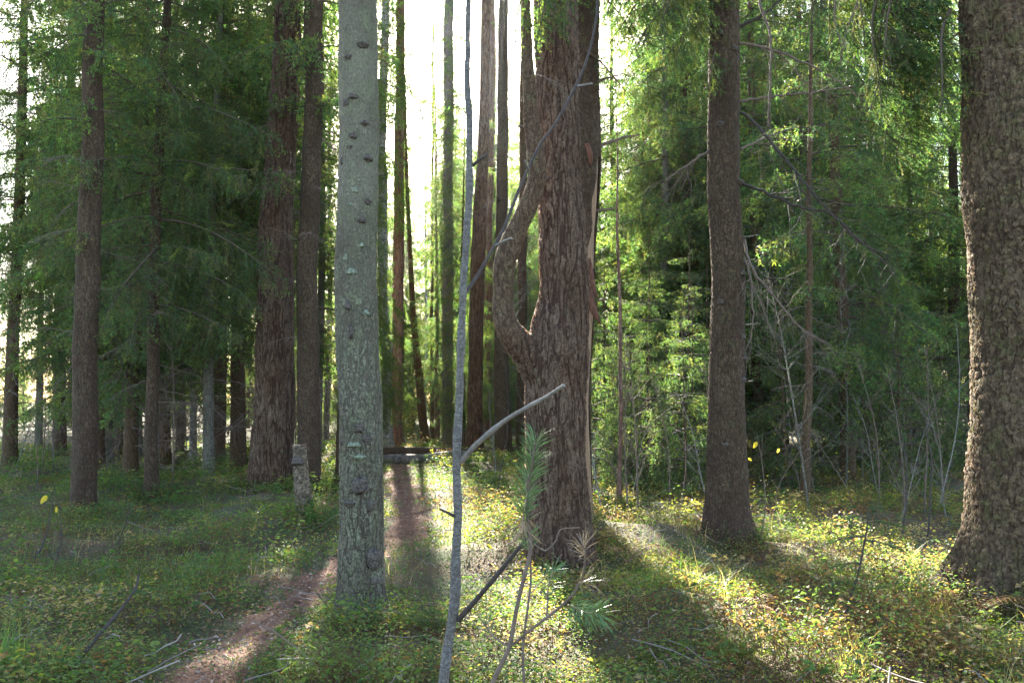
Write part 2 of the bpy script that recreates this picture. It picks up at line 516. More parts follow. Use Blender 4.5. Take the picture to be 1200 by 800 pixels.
def twigs(mb, S, D, L, g, r, per_m, nl, nw, tint, wood=(.075, .055, .042), bare=0.0, needle=True):
    """many twigs at once: S start (n,3), D direction, L length, g sag; needles are single thin triangles"""
    n = len(S)
    if n == 0:
        return
    D = unit(D)
    t3 = np.array([0, .5, 1.0])
    Pt = S[:, None] + D[:, None] * (t3[None, :, None] * L[:, None, None])
    Pt[:, :, 2] -= g[:, None] * (t3[None] * L[:, None]) ** 2
    # stalk: three sided, three rings -> two
    a = np.array([0, 2.094, 4.189])
    X = unit(np.cross(D, np.array([.3, .2, 1.0]))); Y = np.cross(D, X)
    rr = r * np.array([1, .7, .3])
    ring = Pt[:, :, None] + rr[None, :, None, None] * (np.cos(a)[None, None, :, None] * X[:, None, None] + np.sin(a)[None, None, :, None] * Y[:, None, None])
    v = ring.reshape(n, 9, 3)
    f1 = np.array([[0, 1, 4, 3], [1, 2, 5, 4], [2, 0, 3, 5], [3, 4, 7, 6], [4, 5, 8, 7], [5, 3, 6, 8]])
    f = (np.arange(n)[:, None, None] * 9 + f1[None]).reshape(-1, 4)
    mb.add(v.reshape(-1, 3), f, wood, 0)
    if not needle:
        return
    k = np.maximum(2, (L * per_m * (1 - bare)).astype(int))
    tot = int(k.sum())
    own = np.repeat(np.arange(n), k)
    t = bare + (1 - bare) * rng.random(tot)
    Lo = L[own]
    p = S[own] + D[own] * (t * Lo)[:, None]
    p[:, 2] -= g[own] * (t * Lo) ** 2
    T = D[own].copy(); T[:, 2] -= 2 * g[own] * t * Lo; T = unit(T)
    R = rng.normal(size=(tot, 3)); R -= T * (R * T).sum(1)[:, None]; R = unit(R)
    d = unit(T * .75 + R * .9 + np.array([0, 0, .12]))
    W = unit(np.cross(d, rng.normal(size=(tot, 3))))
    ln_ = nl * (.7 + .6 * rng.random(tot))
    v = np.stack([p - W * nw * .5, p + W * nw * .5, p + d * ln_[:, None]], 1).reshape(-1, 3)
    f = np.arange(tot * 3).reshape(-1, 3)
    tint = np.asarray(tint, float)
    tc = tint[own] if tint.ndim == 2 else np.tile(tint, (tot, 1))
    c = tc * (.7 + .6 * rng.random((tot, 1)))
    mb.add(v, f, np.repeat(c, 3, 0), 1)

GREENS = np.array([[.078, .135, .044], [.062, .120, .056], [.108, .142, .040], [.060, .112, .052], [.105, .105, .050]])
def green(n, base=None):
    b = GREENS[rng.integers(0, len(GREENS), n)] if base is None else np.tile(np.asarray(base, float), (n, 1))
    return b * (.75 + .5 * rng.random((n, 1)))

def spruce_bough(L, sag=.18, lift=.05, per_m=55, nl=.026, nw=.005, droop=.5, base=None, bare=.22, side=.45, step=.075, r0=None, dens=1.0):
    """bough along +X: axis, side shoots left and right, hanging shoots, all needled"""
    mb = MB()
    n = max(5, int(L / .12))
    t = np.linspace(0, 1, n)
    wob = .03 * L * np.sin(t * 5 + rng.random() * 6)
    ax = np.stack([L * t * (1 - .06 * t), wob, L * (lift * 3 * t - sag * 2.2 * t ** 2 + sag * .7 * t ** 3)], 1)
    r0 = r0 or .006 + .007 * L
    tube_into(mb, ax, r0 * (1 - .85 * t), 5, (.08, .058, .045), 0, cap=False)
    T = unit(np.gradient(ax, axis=0))
    m = int(L * (1 - bare * .5) / step * 2 * dens)
    ts = bare * .5 + (1 - bare * .5) * np.sort(rng.random(m))
    S = np.stack([np.interp(ts, t, ax[:, i]) for i in range(3)], 1)
    Tm = np.stack([np.interp(ts, t, T[:, i]) for i in range(3)], 1)
    sd = np.where(np.arange(m) % 2 == 0, 1, -1)[:, None]
    side_v = np.cross(np.array([0, 0, 1.0]), Tm)
    D = Tm * .75 + sd * side_v * (.7 + .3 * rng.random((m, 1))) + rng.normal(size=(m, 3)) * .12
    hang = rng.random(m) < droop
    D[hang] = D[hang] * .35 + np.array([0, 0, -1.0])
    Ls = side * L * np.minimum(1, (ts + .15) * 2.2) * (1.12 - ts) ** .8 * (.55 + .6 * rng.random(m))
    Ls = np.clip(Ls, .05, .75)
    gs = .25 + .5 * rng.random(m)
    tn = green(m, base)
    young = rng.random(m) < .15
    tn[young] *= np.array([1.5, 1.45, 1.0])
    twigs(mb, S, D, Ls, gs, .0035, per_m, nl, nw, tn)
    # second order
    S2, D2, L2, g2, c2 = [], [], [], [], []
    for i in np.nonzero(Ls > .16)[0]:
        q = int(Ls[i] / .09)
        u = .2 + .75 * rng.random(q)
        Di = D[i] / np.linalg.norm(D[i])
        p = S[i] + Di * (u * Ls[i])[:, None]; p[:, 2] -= gs[i] * (u * Ls[i]) ** 2
        lat = np.cross(Di, rng.normal(size=3)); lat /= np.linalg.norm(lat) + 1e-6
        d = Di * .7 + np.where(np.arange(q) % 2 == 0, 1, -1)[:, None] * lat * .8 + rng.normal(size=(q, 3)) * .2
        d[:, 2] -= .35
        S2.append(p); D2.append(d); L2.append(.07 + .16 * rng.random(q) * (1.1 - u)); g2.append(np.full(q, .5)); c2.append(np.tile(tn[i], (q, 1)))
    if S2:
        twigs(mb, np.concatenate(S2), np.concatenate(D2), np.concatenate(L2), np.concatenate(g2), .002, per_m * 1.15, nl, nw, np.concatenate(c2))
    # leader needles
    q = max(2, int(L / .1)); ts = bare + (1 - bare) * np.linspace(0, 1, q)[:-1]
    S = np.stack([np.interp(ts, t, ax[:, i]) for i in range(3)], 1); Tm = np.stack([np.interp(ts, t, T[:, i]) for i in range(3)], 1)
    twigs(mb, S, Tm, np.full(len(S), L / q), np.zeros(len(S)), .001, per_m, nl, nw, green(len(S), base))
    return mb.bake()

def dead_bough(L, sag=.2, lift=.0, n2=10, r0=None, fine=.5, col=(.12, .09, .075)):
    mb = MB()
    n = max(6, int(L / .1)); t = np.linspace(0, 1, n)
    ax = np.stack([L * t, .05 * L * np.sin(t * 6 + rng.random() * 6), L * (lift * t - sag * t ** 2) + .01 * rng.normal(size=n)], 1)
    r0 = r0 or .004 + .005 * L
    tube_into(mb, ax, r0 * (1 - .85 * t), 5, col, 0, cap=False)
    for k in range(n2):
        u = .15 + .8 * rng.random()
        s = np.array([np.interp(u, t, ax[:, i]) for i in range(3)])
        d = np.array([.7, rng.choice([-1, 1]) * (.4 + .6 * rng.random()), -.1 - .5 * rng.random()])
        l = fine * L * (1.1 - u) * (.4 + .8 * rng.random())
        m = 5; tt = np.linspace(0, 1, m)[:, None]
        p = s + d * l * tt + np.array([0, 0, -.25 * l]) * tt ** 2 + rng.normal(size=(m, 3)) * .02 * l
        tube_into(mb, p, r0 * .4 * (1 - .8 * tt[:, 0]), 3, col, 0, cap=False)
        q = 4
        S = p[rng.integers(1, m, q)]; D = d + rng.normal(size=(q, 3)) * .6
        twigs(mb, S, D, .3 * l * (.4 + rng.random(q)), np.full(q, .3), r0 * .16, 1, 1, 1, (0, 0, 0), wood=col, needle=False)
    return mb.bake()

def rotz(a):
    c, s = math.cos(a), math.sin(a)
    return np.array([[c, -s, 0], [s, c, 0], [0, 0, 1.0]])
def roty(a):
    c, s = math.cos(a), math.sin(a)
    return np.array([[c, 0, s], [0, 1, 0], [-s, 0, c]])
def rotx(a):
    c, s = math.cos(a), math.sin(a)
    return np.array([[1, 0, 0], [0, c, -s], [0, s, c]])

# bough stocks: coarse for the far wood, fine for what hangs close
FAR = {L: [spruce_bough(L, sag=.15 + .1 * i, per_m=34, nl=.055, nw=.021, droop=.5, step=.085) for i in range(2)] for L in (.5, .9, 1.4, 2.0, 2.7, 3.4)}
MID = {L: [spruce_bough(L, sag=.15 + .12 * i, per_m=75, nl=.03, nw=.011, droop=.6, step=.065) for i in range(2)] for L in (.6, 1.0, 1.6, 2.2)}
DEAD = {L: [dead_bough(L, sag=.1 + .15 * i, lift=.1 - .1 * i, n2=14, col=(.15, .115, .095)) for i in range(3)] for L in (.6, 1.1, 1.7)}

def pick(stock, L):
    k = min(stock, key=lambda q: abs(math.log(q / L)))
    b = stock[k][int(rng.integers(0, len(stock[k])))]
    return b, L / k

STAT = []
def crown(stock, z0, z1, rmax, per_m, shape='spruce', fall=.1, axis=None, sect=None):
    """boughs round a stem from z0 to z1"""
    mb = MB()
    n = int((z1 - z0) * per_m)
    ph = rng.random() * 6
    K_ = 5 if shape == 'spruce' else 3
    for i in range(n):
        u = min(.995, ((i // K_) + (.5 if rng.random() < .25 else .0) + .16 * rng.random()) * K_ / n)
        z = z0 + (z1 - z0) * u
        if shape == 'spruce':
            R = rmax * (1 - u) ** .8 * min(1, .6 + 2.0 * u) + .15
        else:
            R = rmax * math.sin(math.pi * (.12 + .8 * u)) ** .7
        R *= .65 + .6 * rng.random()
        a = ph + (i % K_) * 6.283 / K_ + (i // K_) * 1.1 + rng.normal() * .3
        if sect is not None and not sect(a % (2 * math.pi), z):
            continue
        b, s = pick(stock, R)
        tilt = (-.25 if shape == 'pine' else fall) - .45 * max(0, u - .55) + rng.normal() * .12
        Mx = rotz(a) @ roty(tilt) @ rotx(rng.normal() * .2) * s
        o = axis(z) if axis is not None else np.array([0, 0, z])
        mb.merge(b, Mx, o)
    STAT.append(sum(len(f) for f, m in mb.F))
    return mb.bake()

def dead_crown(z0, z1, per_m, lmax, axis=None):
    mb = MB()
    n = int((z1 - z0) * per_m)
    for i in range(n):
        z = z0 + (z1 - z0) * (i + rng.random()) / n
        L = lmax * (.35 + .75 * rng.random())
        b, s = pick(DEAD, L)
        o = axis(z) if axis is not None else np.array([0, 0, z])
        mb.merge(b, rotz(rng.random() * 6.28) @ roty(rng.normal() * .25) * s, o)
    return mb.bake()

NEED = [M['stems'], M['needles']]

def noise1(seed):
    r = np.random.default_rng(seed); ph = r.random(8) * 6.28
    def fn(a, z):
        return 1 + .035 * np.sin(2 * a + ph[0] + .7 * z) + .03 * np.sin(3 * a + ph[1] - 1.1 * z) + .02 * np.sin(5 * a + ph[2] + 2.3 * z) + .015 * np.sin(9 * z + ph[3] + a) + .012 * np.sin(7 * a + 5 * z + ph[4])
    return fn

def stem(prof, d, H, step=.06, nseg=40, flare=.35, topr=.03, seed=1, top_step=.5, vis=7.5, lobes=5, taper_top=None):
    """trunk from pixel profile (py, centre px, width px), base first; returns root point, mesh builder, axis function"""
    pts = []
    for py, cx, w in prof:
        p = P(cx, py, d); depth = (p - CAMV) @ FW
        pts.append([*p, w / 2 / FPX * depth])
    pts = np.array(pts)
    base = pts[0].copy(); zb = float(gz(base[0], base[1]))
    # extend upward
    dz = pts[-1] - pts[-2]
    top = pts[-1] + dz / dz[2] * max(.1, H - pts[-1][2])
    top[3] = topr
    pts = np.vstack([pts, top[None]]) if H > pts[-1][2] + .2 else pts
    order = np.argsort(pts[:, 2]); pts = pts[order]
    z_lo = np.arange(zb - .35, min(vis, pts[-1][2]), step)
    z_hi = np.arange(min(vis, pts[-1][2]), pts[-1][2] + .01, top_step)
    zz = np.concatenate([z_lo, z_hi])
    if zz[-1] < pts[-1][2]:
        zz = np.append(zz, pts[-1][2])
    fz = np.arange(pts[0][2] - 1.0, pts[-1][2] + 1.0, .03)
    kern = np.hanning(19); kern /= kern.sum()
    q = []
    for i in (0, 1, 3):
        s0 = np.interp(fz, pts[:, 2], pts[:, i])
        s1 = np.convolve(np.pad(s0, 9, mode='edge'), kern, 'valid')
        q.append(np.interp(zz, fz, s1))
    # below the base keep the base direction
    wx = .012 * np.sin(zz * 1.3 + seed) + .008 * np.sin(zz * 3.1 + seed * 2)
    C = np.stack([q[0] + wx * np.minimum(1, np.maximum(0, zz - zb)), q[1] + wx * .5, zz], 1)
    root = np.array([base[0], base[1], zb])
    C -= root
    a = np.linspace(0, 2 * np.pi, nseg, endpoint=False)
    r_ = np.random.default_rng(seed); ph = r_.random(4) * 6.28
    up = np.maximum(0, C[:, 2])
    fl = np.exp(-up / .22)[:, None] * flare * (.45 + .75 * np.clip(np.sin(lobes * a + ph[0]) + .5 * np.sin(2 * a + ph[1]), -.3, 1.4))[None]
    rad = q[2][:, None] * (1 + fl) * noise1(seed)(a[None], C[:, 2][:, None])
    v, f = tube(C, rad, nseg)
    mb = MB(); mb.add(v, f)
    vs = v[-nseg:]; c = vs.mean(0)
    n0 = len(v)
    mb.V = [np.concatenate([v, c[None], v[:nseg].mean(0)[None]]).astype(np.float32)]
    mb.C = [np.full((n0 + 2, 3), .5, np.float32)]; mb.n = n0 + 2
    kk = np.arange(nseg); k1 = (kk + 1) % nseg
    mb.F.append((np.stack([n0 - nseg + kk, n0 - nseg + k1, np.full(nseg, n0)], 1), 0))
    mb.F.append((np.stack([k1, kk, np.full(nseg, n0 + 1)], 1), 0))
    def axis(z):
        return np.array([np.interp(z, C[:, 2], C[:, 0]), np.interp(z, C[:, 2], C[:, 1]), z])
    def radius(z):
        return float(np.interp(z, C[:, 2], q[2]))
    return root, mb, axis, radius

# ------------------------------------------------------------------ the trees one can name
KEEP = []          # trunk feet (x, y, r) other planting keeps clear of

def tree(name, label, cat, prof, H, mat, d=None, crown_mb=None, dead=None, seed=1, group=None, **kw):
    if d is None:
        d = hit(prof[0][1], prof[0][0])[1]
    root, mb, axis, radius = stem(prof, d, H, seed=seed, **kw)
    t = thing(name, label, cat, root, group=group)
    obj('trunk', mb, mat, t)
    KEEP.append((root[0], root[1], radius(0.2) * 1.25))
    return t, axis, radius, root, d

def add_crown(t, *mbs):
    m = MB()
    for b in mbs:
        m.merge(b)
    return obj('crown', m, NEED, t)  # live boughs and the dead lower branches, merged into one mesh

# 1 slim brown spruce on the left
t, ax, ra, rt, d = tree('spruce_tree', 'straight slim brown spruce trunk at the far left, two yellow leaves by its foot', 'tree',
     [(605, 97, 29), (450, 101, 27), (300, 103, 26), (150, 108, 24), (0, 112, 22)], 21, M['spruce_bark'], seed=2, step=.03, nseg=48)
add_crown(t, crown(FAR, 5.6, 21, 1.9, 6, axis=ax), dead_crown(2.2, 7.5, 3, 1.3, ax))
# 2 grey trunk just behind it
t, ax, ra, rt, d = tree('spruce_tree', 'greyish trunk close behind and right of the slim brown spruce at the far left', 'tree',
     [(552, 122, 22), (400, 123, 20), (300, 124, 18), (0, 128, 15)], 20, M['grey_bark_far'], seed=3, step=.1, nseg=28)
add_crown(t, crown(FAR, 4.0, 20, 2.5, 8, axis=ax, fall=.25))
# 3 thin dark spruce whose boughs fill the upper left
t, ax, ra, rt, d = tree('spruce_tree', 'thin dark spruce with a dense drooping crown filling the upper left', 'tree',
     [(588, 178, 17), (450, 178, 15), (300, 181, 13), (150, 188, 11), (0, 195, 9)], 12.5, M['spruce_bark'], seed=4, step=.04, nseg=32)
add_crown(t, crown(MID, 3.1, 12.5, 2.5, 11, axis=ax, fall=.22), dead_crown(1.5, 4.2, 5, 1.4, ax))
# 4 big old reddish pine left of the middle
t, ax, ra, rt, d = tree('pine_tree', 'thick old reddish pine trunk left of the grey lichened trunk, rising from a low mound', 'tree',
     [(571, 317, 54), (540, 318, 49), (450, 321, 46), (300, 322, 40), (150, 331, 33), (0, 338, 29)], 21, M['pine_bark'], seed=5, step=.025, nseg=112, flare=.22)
add_crown(t, crown(FAR, 11.5, 21, 2.2, 3, 'pine', axis=ax), dead_crown(3.0, 9, 2.2, 1.3, ax))
# 5 straight spruce touching it
t, ax, ra, rt, d = tree('spruce_tree', 'straight brownish grey spruce directly right of the thick reddish pine, behind the birch stump', 'tree',
     [(577, 361, 27), (500, 361, 26), (300, 361, 24), (150, 366, 23), (0, 369, 22)], 21, M['spruce_bark'], seed=6, step=.04, nseg=40)
add_crown(t, crown(FAR, 6.5, 21, 1.9, 6, axis=ax), dead_crown(2.5, 8, 3, 1.2, ax))
# 6 dark trunk half hidden behind the grey one
t, ax, ra, rt, d = tree('spruce_tree', 'dark leaning trunk showing only at the left edge of the grey lichened trunk', 'tree',
     [(584, 404, 24), (450, 407, 20), (300, 410, 18), (0, 416, 15)], 18, M['spruce_bark_far'], seed=7, step=.1, nseg=24, d=16.5)
add_crown(t, crown(FAR, 9, 18, 1.4, 3, axis=ax))
# 7 grey lichened trunk in front
t7, ax7, ra7, rt7, d7 = tree('grey_tree', 'pale grey green trunk with lichen and dark knots, nearest tree left of the middle', 'tree',
     [(730, 425, 60), (690, 425, 54), (600, 424, 51), (400, 421, 48), (200, 419, 45), (0, 418, 43)], 20, M['grey_bark'], seed=8, step=.012, nseg=110, vis=5.2, flare=.28)
add_crown(t7, crown(FAR, 10.5, 20, 1.6, 3, axis=ax7))

def lump(px, py, w, h, mat, name, root, axis, radius, d, parent, proud=.35):
    """rough knob sitting on the trunk face turned to the camera"""
    c = P(px, py, d); z = c[2] - root[2]
    a = axis(z); R = radius(z)
    dx = c[0] - root[0] - a[0]
    dx = max(-R * .93, min(R * .93, dx)); dy = -math.sqrt(R * R - dx * dx)
    n = np.array([dx, dy, 0]) / R
    s = np.array([-n[1], n[0], 0]); up = np.array([0, 0, 1.0])
    k = w / 2 / FPX * d; kh = h / 2 / FPX * d
    nu, nv = 14, 9
    r_ = np.random.default_rng(int(px * 7 + py))
    ph = r_.random(6) * 6.28
    V = []
    for j in range(nv + 1):
        th = math.pi * j / nv
        for i in range(nu):
            p_ = 2 * math.pi * i / nu
            rr = 1 + .22 * math.sin(3 * p_ + ph[0]) + .18 * math.sin(4 * th + ph[1]) + .15 * math.sin(5 * p_ + 3 * th + ph[2]) + r_.normal() * .10
            q = (s * math.sin(th) * math.cos(p_) * k + up * math.cos(th) * kh + n * math.sin(th) * math.sin(p_) * k * proud * 2) * rr
            V.append(q)
    V = np.array(V) + a + n * R * .98
    idx = np.arange((nv + 1) * nu).reshape(nv + 1, nu)
    F = np.stack([idx[:-1], np.roll(idx[:-1], -1, 1), np.roll(idx[1:], -1, 1), idx[1:]], -1).reshape(-1, 4)
    m = MB(); m.add(V, F)
    return obj(name, m, mat, parent)

for px, py, w, h in [(428, 60, 13, 7), (411, 74, 8, 5), (417, 120, 11, 6), (409, 126, 8, 8), (431, 150, 9, 6), (418, 165, 9, 7), (413, 178, 8, 5), (434, 190, 10, 8), (403, 193, 6, 9),
                     (435, 240, 9, 6), (428, 262, 9, 5), (412, 360, 9, 11), (415, 390, 6, 14), (425, 500, 10, 9), (404, 516, 8, 8), (434, 514, 9, 10), (425, 567, 21, 17), (414, 587, 12, 8), (438, 590, 12, 9),
                     (441, 650, 17, 22), (443, 676, 12, 9)]:
    lump(px, py, w, h, M['knot'], 'knot', rt7, ax7, ra7, d7, t7)
for px, py, w, h in [(418, 228, 9, 6), (414, 244, 9, 4), (415, 322, 11, 7), (433, 369, 10, 6), (419, 520, 15, 5), (425, 534, 12, 5), (428, 291, 6, 5), (409, 305, 6, 7)]:
    lump(px, py, w, h, M['lichen'], 'lichen_tuft', rt7, ax7, ra7, d7, t7, .25)

# 8 birch stump
dS = hit(355, 617)[1]
rt, mb, ax, ra = stem([(617, 358, 21), (590, 356, 20), (560, 353, 18), (521, 351, 15)], dS, 0, seed=9, step=.02, nseg=40, flare=.1, vis=9)
tS = thing('birch_stump', 'short rotten standing birch stump with peeling pale bark and moss at its foot', 'stump', rt)
obj('trunk', mb, M['snag_bark'], tS)
KEEP.append((rt[0], rt[1], .12))
lump(364, 606, 17, 30, M['moss'], 'moss_cushion', rt, ax, ra, dS, tS, .4)
lump(352, 540, 15, 8, M['knot'], 'bark_flake', rt, ax, ra, dS, tS, .3)

# 9-14 trunks round the bright gap
for args in [
    ('birch_tree', 'speckled birch trunk left of the reddish pine, its foot behind the logs', [(527, 454, 14), (450, 452, 13), (380, 455, 12), (300, 449, 12), (180, 447, 11), (0, 452, 9)], 20, 'birch_bark', 30.0, 0),
    ('pine_tree', 'slender reddish pine right beside the speckled birch in the bright gap', [(525, 468, 17), (505, 465, 13), (300, 467, 13), (150, 468, 11), (0, 470, 10)], 21, 'red_bark', 31.0, 1),
    ('spruce_tree', 'straight grey trunk standing alone right of the bright gap, left of the smooth sapling', [(524, 523, 16), (480, 524, 13), (250, 525, 12), (0, 526, 11)], 21, 'grey_bark_far', 31.5, 2),
    ('pine_tree', 'reddish brown trunk seen just right of the smooth grey foreground sapling', [(524, 556, 21), (480, 556, 18), (300, 560, 17), (180, 566, 13), (0, 570, 11)], 21, 'pine_bark_far', 29.0, 5),
    ('pine_tree', 'second reddish trunk close behind the one right of the smooth sapling', [(520, 570, 12), (400, 571, 10), (200, 574, 9), (0, 577, 8)], 20, 'red_bark', 36.0, 5),
    ('spruce_tree', 'purplish brown trunk under the crooked limb of the forked pine', [(524, 590, 20), (450, 588, 18), (300, 588, 15), (0, 590, 11)], 21, 'spruce_bark_far', 27.0, 4),
    ('spruce_tree', 'thin trunk framed between the forked pine and its crooked limb', [(520, 611, 13), (400, 612, 11), (200, 613, 9), (0, 614, 8)], 19, 'spruce_bark_far', 30.0, 4),
    ('aspen_tree', 'leaning mossy young trunk in the middle of the bright gap', [(522, 499, 11), (440, 491, 9), (380, 485, 7), (250, 478, 5), (0, 470, 3)], 13, 'spruce_bark_far', 34.0, 3),
    ('aspen_tree', 'very thin straight trunk in the bright gap beside the leaning mossy one', [(520, 507, 5), (400, 506, 4), (200, 507, 3), (0, 508, 2)], 13, 'spruce_bark_far', 35.0, 3),
    ('aspen_tree', 'short thin brown trunk in the bright gap next to the straight grey trunk', [(520, 513, 8), (450, 512, 6), (330, 511, 4), (100, 510, 2)], 9, 'red_bark', 36.0, 3)]:
    nm, lab, prof, H, mt, d, kind = args
    t, ax, ra, rt, d = tree(nm, lab, 'tree', prof, H, M[mt], d=d, seed=len(KEEP) + 20, step=.12, nseg=22)
    if kind == 0:
        add_crown(t, crown(FAR, 7.6, 19, 1.8, 11, axis=ax, fall=.3))
    elif kind == 1:
        add_crown(t, crown(FAR, 12, 21, 1.7, 6, axis=ax, fall=.2), dead_crown(4, 12, 1.5, 1.2, ax))
    elif kind == 4:
        add_crown(t, crown(FAR, 16.5, H, 1.3, 6, axis=ax), dead_crown(2, 10, 4, 1.1, ax))
    elif kind == 5:
        add_crown(t, crown(FAR, 16.5, H, 1.3, 5, 'pine', axis=ax), dead_crown(4, 12, 2, 1.0, ax))
    elif kind == 2:
        add_crown(t, crown(FAR, 6.4, 21, 1.9, 10, axis=ax, fall=.35), dead_crown(2, 8, 3, 1.2, ax))
    else:
        add_crown(t, crown(FAR, 2.2, H - .3, 1.0, 5, axis=ax, fall=.3))

# 15 the forked old pine in the middle
dP = hit(655, 640)[1]
ctr = [(648, 656, 88), (625, 656, 79), (600, 655, 73), (560, 652, 71), (520, 649, 71), (480, 649, 71), (450, 651, 72), (425, 651, 76), (400, 653, 72), (370, 657, 64), (340, 660, 60),
       (300, 660, 59), (200, 656, 53), (100, 653, 53), (0, 651, 51)]
root, mb, axP, raP = stem(ctr, dP, 20, seed=31, step=.03, nseg=72, flare=.22, vis=7.0, lobes=4)
limb_px = [(440, 640, 46), (420, 625, 38), (403, 609, 30), (388, 597, 26), (365, 590, 22), (340, 590, 20), (312, 591, 22), (290, 597, 23), (265, 608, 20), (240, 620, 19), (215, 628, 18), (190, 629, 18), (165, 626, 17), (140, 623, 16), (110, 621, 14), (70, 618, 12), (30, 617, 10), (-30, 615, 8)]
L = []
for py, cx, w in limb_px:
    yy = dP - np.interp(py, [-30, 200, 388, 440], [.36, .42, .22, .05])
    p = P(cx, py, yy); L.append([*p, w * 1.14 / 2 / FPX * ((p - CAMV) @ FW)])
LF = smooth_path(L, .025)
L = smooth_path(L[:5], .05)
L[-5:, 3] *= np.linspace(1, .8, 5)
v, f = tube(L[:, :3] - root, L[:, 3], 30, noise1(33))
mb.add(v, f)
V = np.concatenate([mb.V[-1], v[:30].mean(0)[None], v[-30:].mean(0)[None]]).astype(np.float32)
mb.V[-1] = V; mb.C[-1] = np.full((len(V), 3), .5, np.float32)
kk = np.arange(30); k1 = (kk + 1) % 30; n0 = mb.n - len(v)
mb.F.append((np.stack([k1, kk, np.full(30, len(v))], 1) + n0, 0)); mb.F.append((np.stack([len(v) - 30 + kk, len(v) - 30 + k1, np.full(30, len(v) + 1)], 1) + n0, 0))
mb.n += 2
tP = thing('forked_pine', 'huge old forked pine in the middle with a crooked limb curving up its left side', 'tree', root)
o = obj('trunk', mb, M['pine_bark'], tP)
md = o.modifiers.new('weld', 'REMESH'); md.mode = 'VOXEL'; md.voxel_size = .018; md.use_smooth_shade = True
md = o.modifiers.new('soften', 'SMOOTH'); md.factor = .5; md.iterations = 4
KEEP.append((root[0], root[1], .42))
k0 = int(np.argmin(np.abs(LF[:, 2] - P(605, 400, dP)[2])))
LF = LF[k0:]
m = MB(); tube_into(m, LF[:, :3] - root, LF[:, 3] * np.interp(np.arange(len(LF)), [0, 6], [.97, 1]), 56, rfun=noise1(35))
obj('limb', m, M['limb_bark'], tP)
add_crown(tP, crown(FAR, 10.5, 20, 2.4, 2.2, 'pine', axis=axP))

def branch(name, pxs, mat, parent, root, r0, r1, seg=6, step=.08, twig=0, jit=.006):
    """limb through (px, py, Y) points"""
    pts = smooth_path([P(a, b, c) for a, b, c in pxs], step) - np.asarray(root)
    pts[1:-1] += rng.normal(size=(len(pts) - 2, 3)) * jit
    m = MB()
    t = np.linspace(0, 1, len(pts))
    tube_into(m, pts, r0 + (r1 - r0) * t, seg, (.10, .075, .06))
    if twig:
        for k in range(twig):
            i = int(rng.integers(int(len(pts) * .2), len(pts) - 1))
            s = pts[i]; dr = unit(pts[min(i + 1, len(pts) - 1)] - pts[i - 1])
            dd = dr * .8 + rng.normal(size=3) * .55 + np.array([0, 0, -.25])
            l = .25 + .5 * rng.random(); n = 6; tt = np.linspace(0, 1, n)[:, None]
            q = s + unit(dd) * l * tt + np.array([0, 0, -.2]) * l * tt ** 2 + rng.normal(size=(n, 3)) * .01
            q[0] = s
            rr = (r0 + (r1 - r0) * t[i]) * .45
            tube_into(m, q, rr * (1 - .8 * tt[:, 0]), 4, (.10, .075, .06))
            S = q[rng.integers(1, n, 4)]
            twigs(m, S, dr + rng.normal(size=(4, 3)) * .7, .1 + .2 * rng.random(4), np.full(4, .3), rr * .35, 1, 1, 1, (0, 0, 0), wood=(.10, .075, .06), needle=False)
    return obj(name, m, mat, parent)

# little stub and dead twigs on the limb
branch('twig_cluster', [(625, 88, dP - .3), (640, 92, dP - .5), (660, 100, dP - .7)], M['twig'], tP, root, .008, .002, 5, .04, 7)
branch('branch_stub', [(616, 152, dP - .35), (608, 148, dP - .45)], M['twig'], tP, root, .018, .012, 6, .02)
branch('dead_branch', [(640, 212, dP - .35), (652, 204, dP - .5), (658, 197, dP - .55)], M['twig'], tP, root, .012, .004, 5, .04)

# 16 split dead trunk behind it
dK = dP + 1.7
root, mb, axK, raK = stem([(600, 676, 33), (450, 676, 30), (300, 679, 33), (200, 684, 34), (100, 686, 32), (0, 686, 31), (-60, 686, 30)], dK, 11, seed=41, step=.04, nseg=56, flare=.2, topr=.12, vis=9)
tK = thing('split_snag', 'split trunk close behind the forked pine, its bark torn off a pale side', 'tree', root)
obj('trunk', mb, M['wood'], tK)
root_K = root
KEEP.append((root[0], root[1], .25))
# bark sleeve: whole above the tear, open on the right below it
zz = np.arange(.0, 9.2, .04); na = 56
a = np.linspace(0, 2 * np.pi, na + 1)
m = MB(); V = []
zt = P(690, 188, dK)[2] - root[2]
for z in zz:
    c = axK(z); R = raK(z) * 1.06 + .012
    # open angle to the right (+X) and toward the camera
    gap = 0 if z > zt else .52 * min(1, (zt - z) / .5) + .12 * math.sin(z * 5) + .08 * math.sin(z * 11)
    mid = -.55
    th = mid + gap + (2 * math.pi - 2 * gap) * np.linspace(0, 1, na)
    w = 1 + .02 * np.sin(5 * th + z * 2)
    V.append(np.stack([c[0] + R * w * np.cos(th), c[1] + R * w * np.sin(th), np.full(na, z)], 1))
V = np.concatenate(V); idx = np.arange(len(zz) * na).reshape(-1, na)
F = np.stack([idx[:-1, :-1], idx[:-1, 1:], idx[1:, 1:], idx[1:, :-1]], -1).reshape(-1, 4)
m.add(V, F)
o = obj('bark', m, M['spruce_bark'], tK)
md = o.modifiers.new('thickness', 'SOLIDIFY'); md.thickness = .03; md.offset = -1
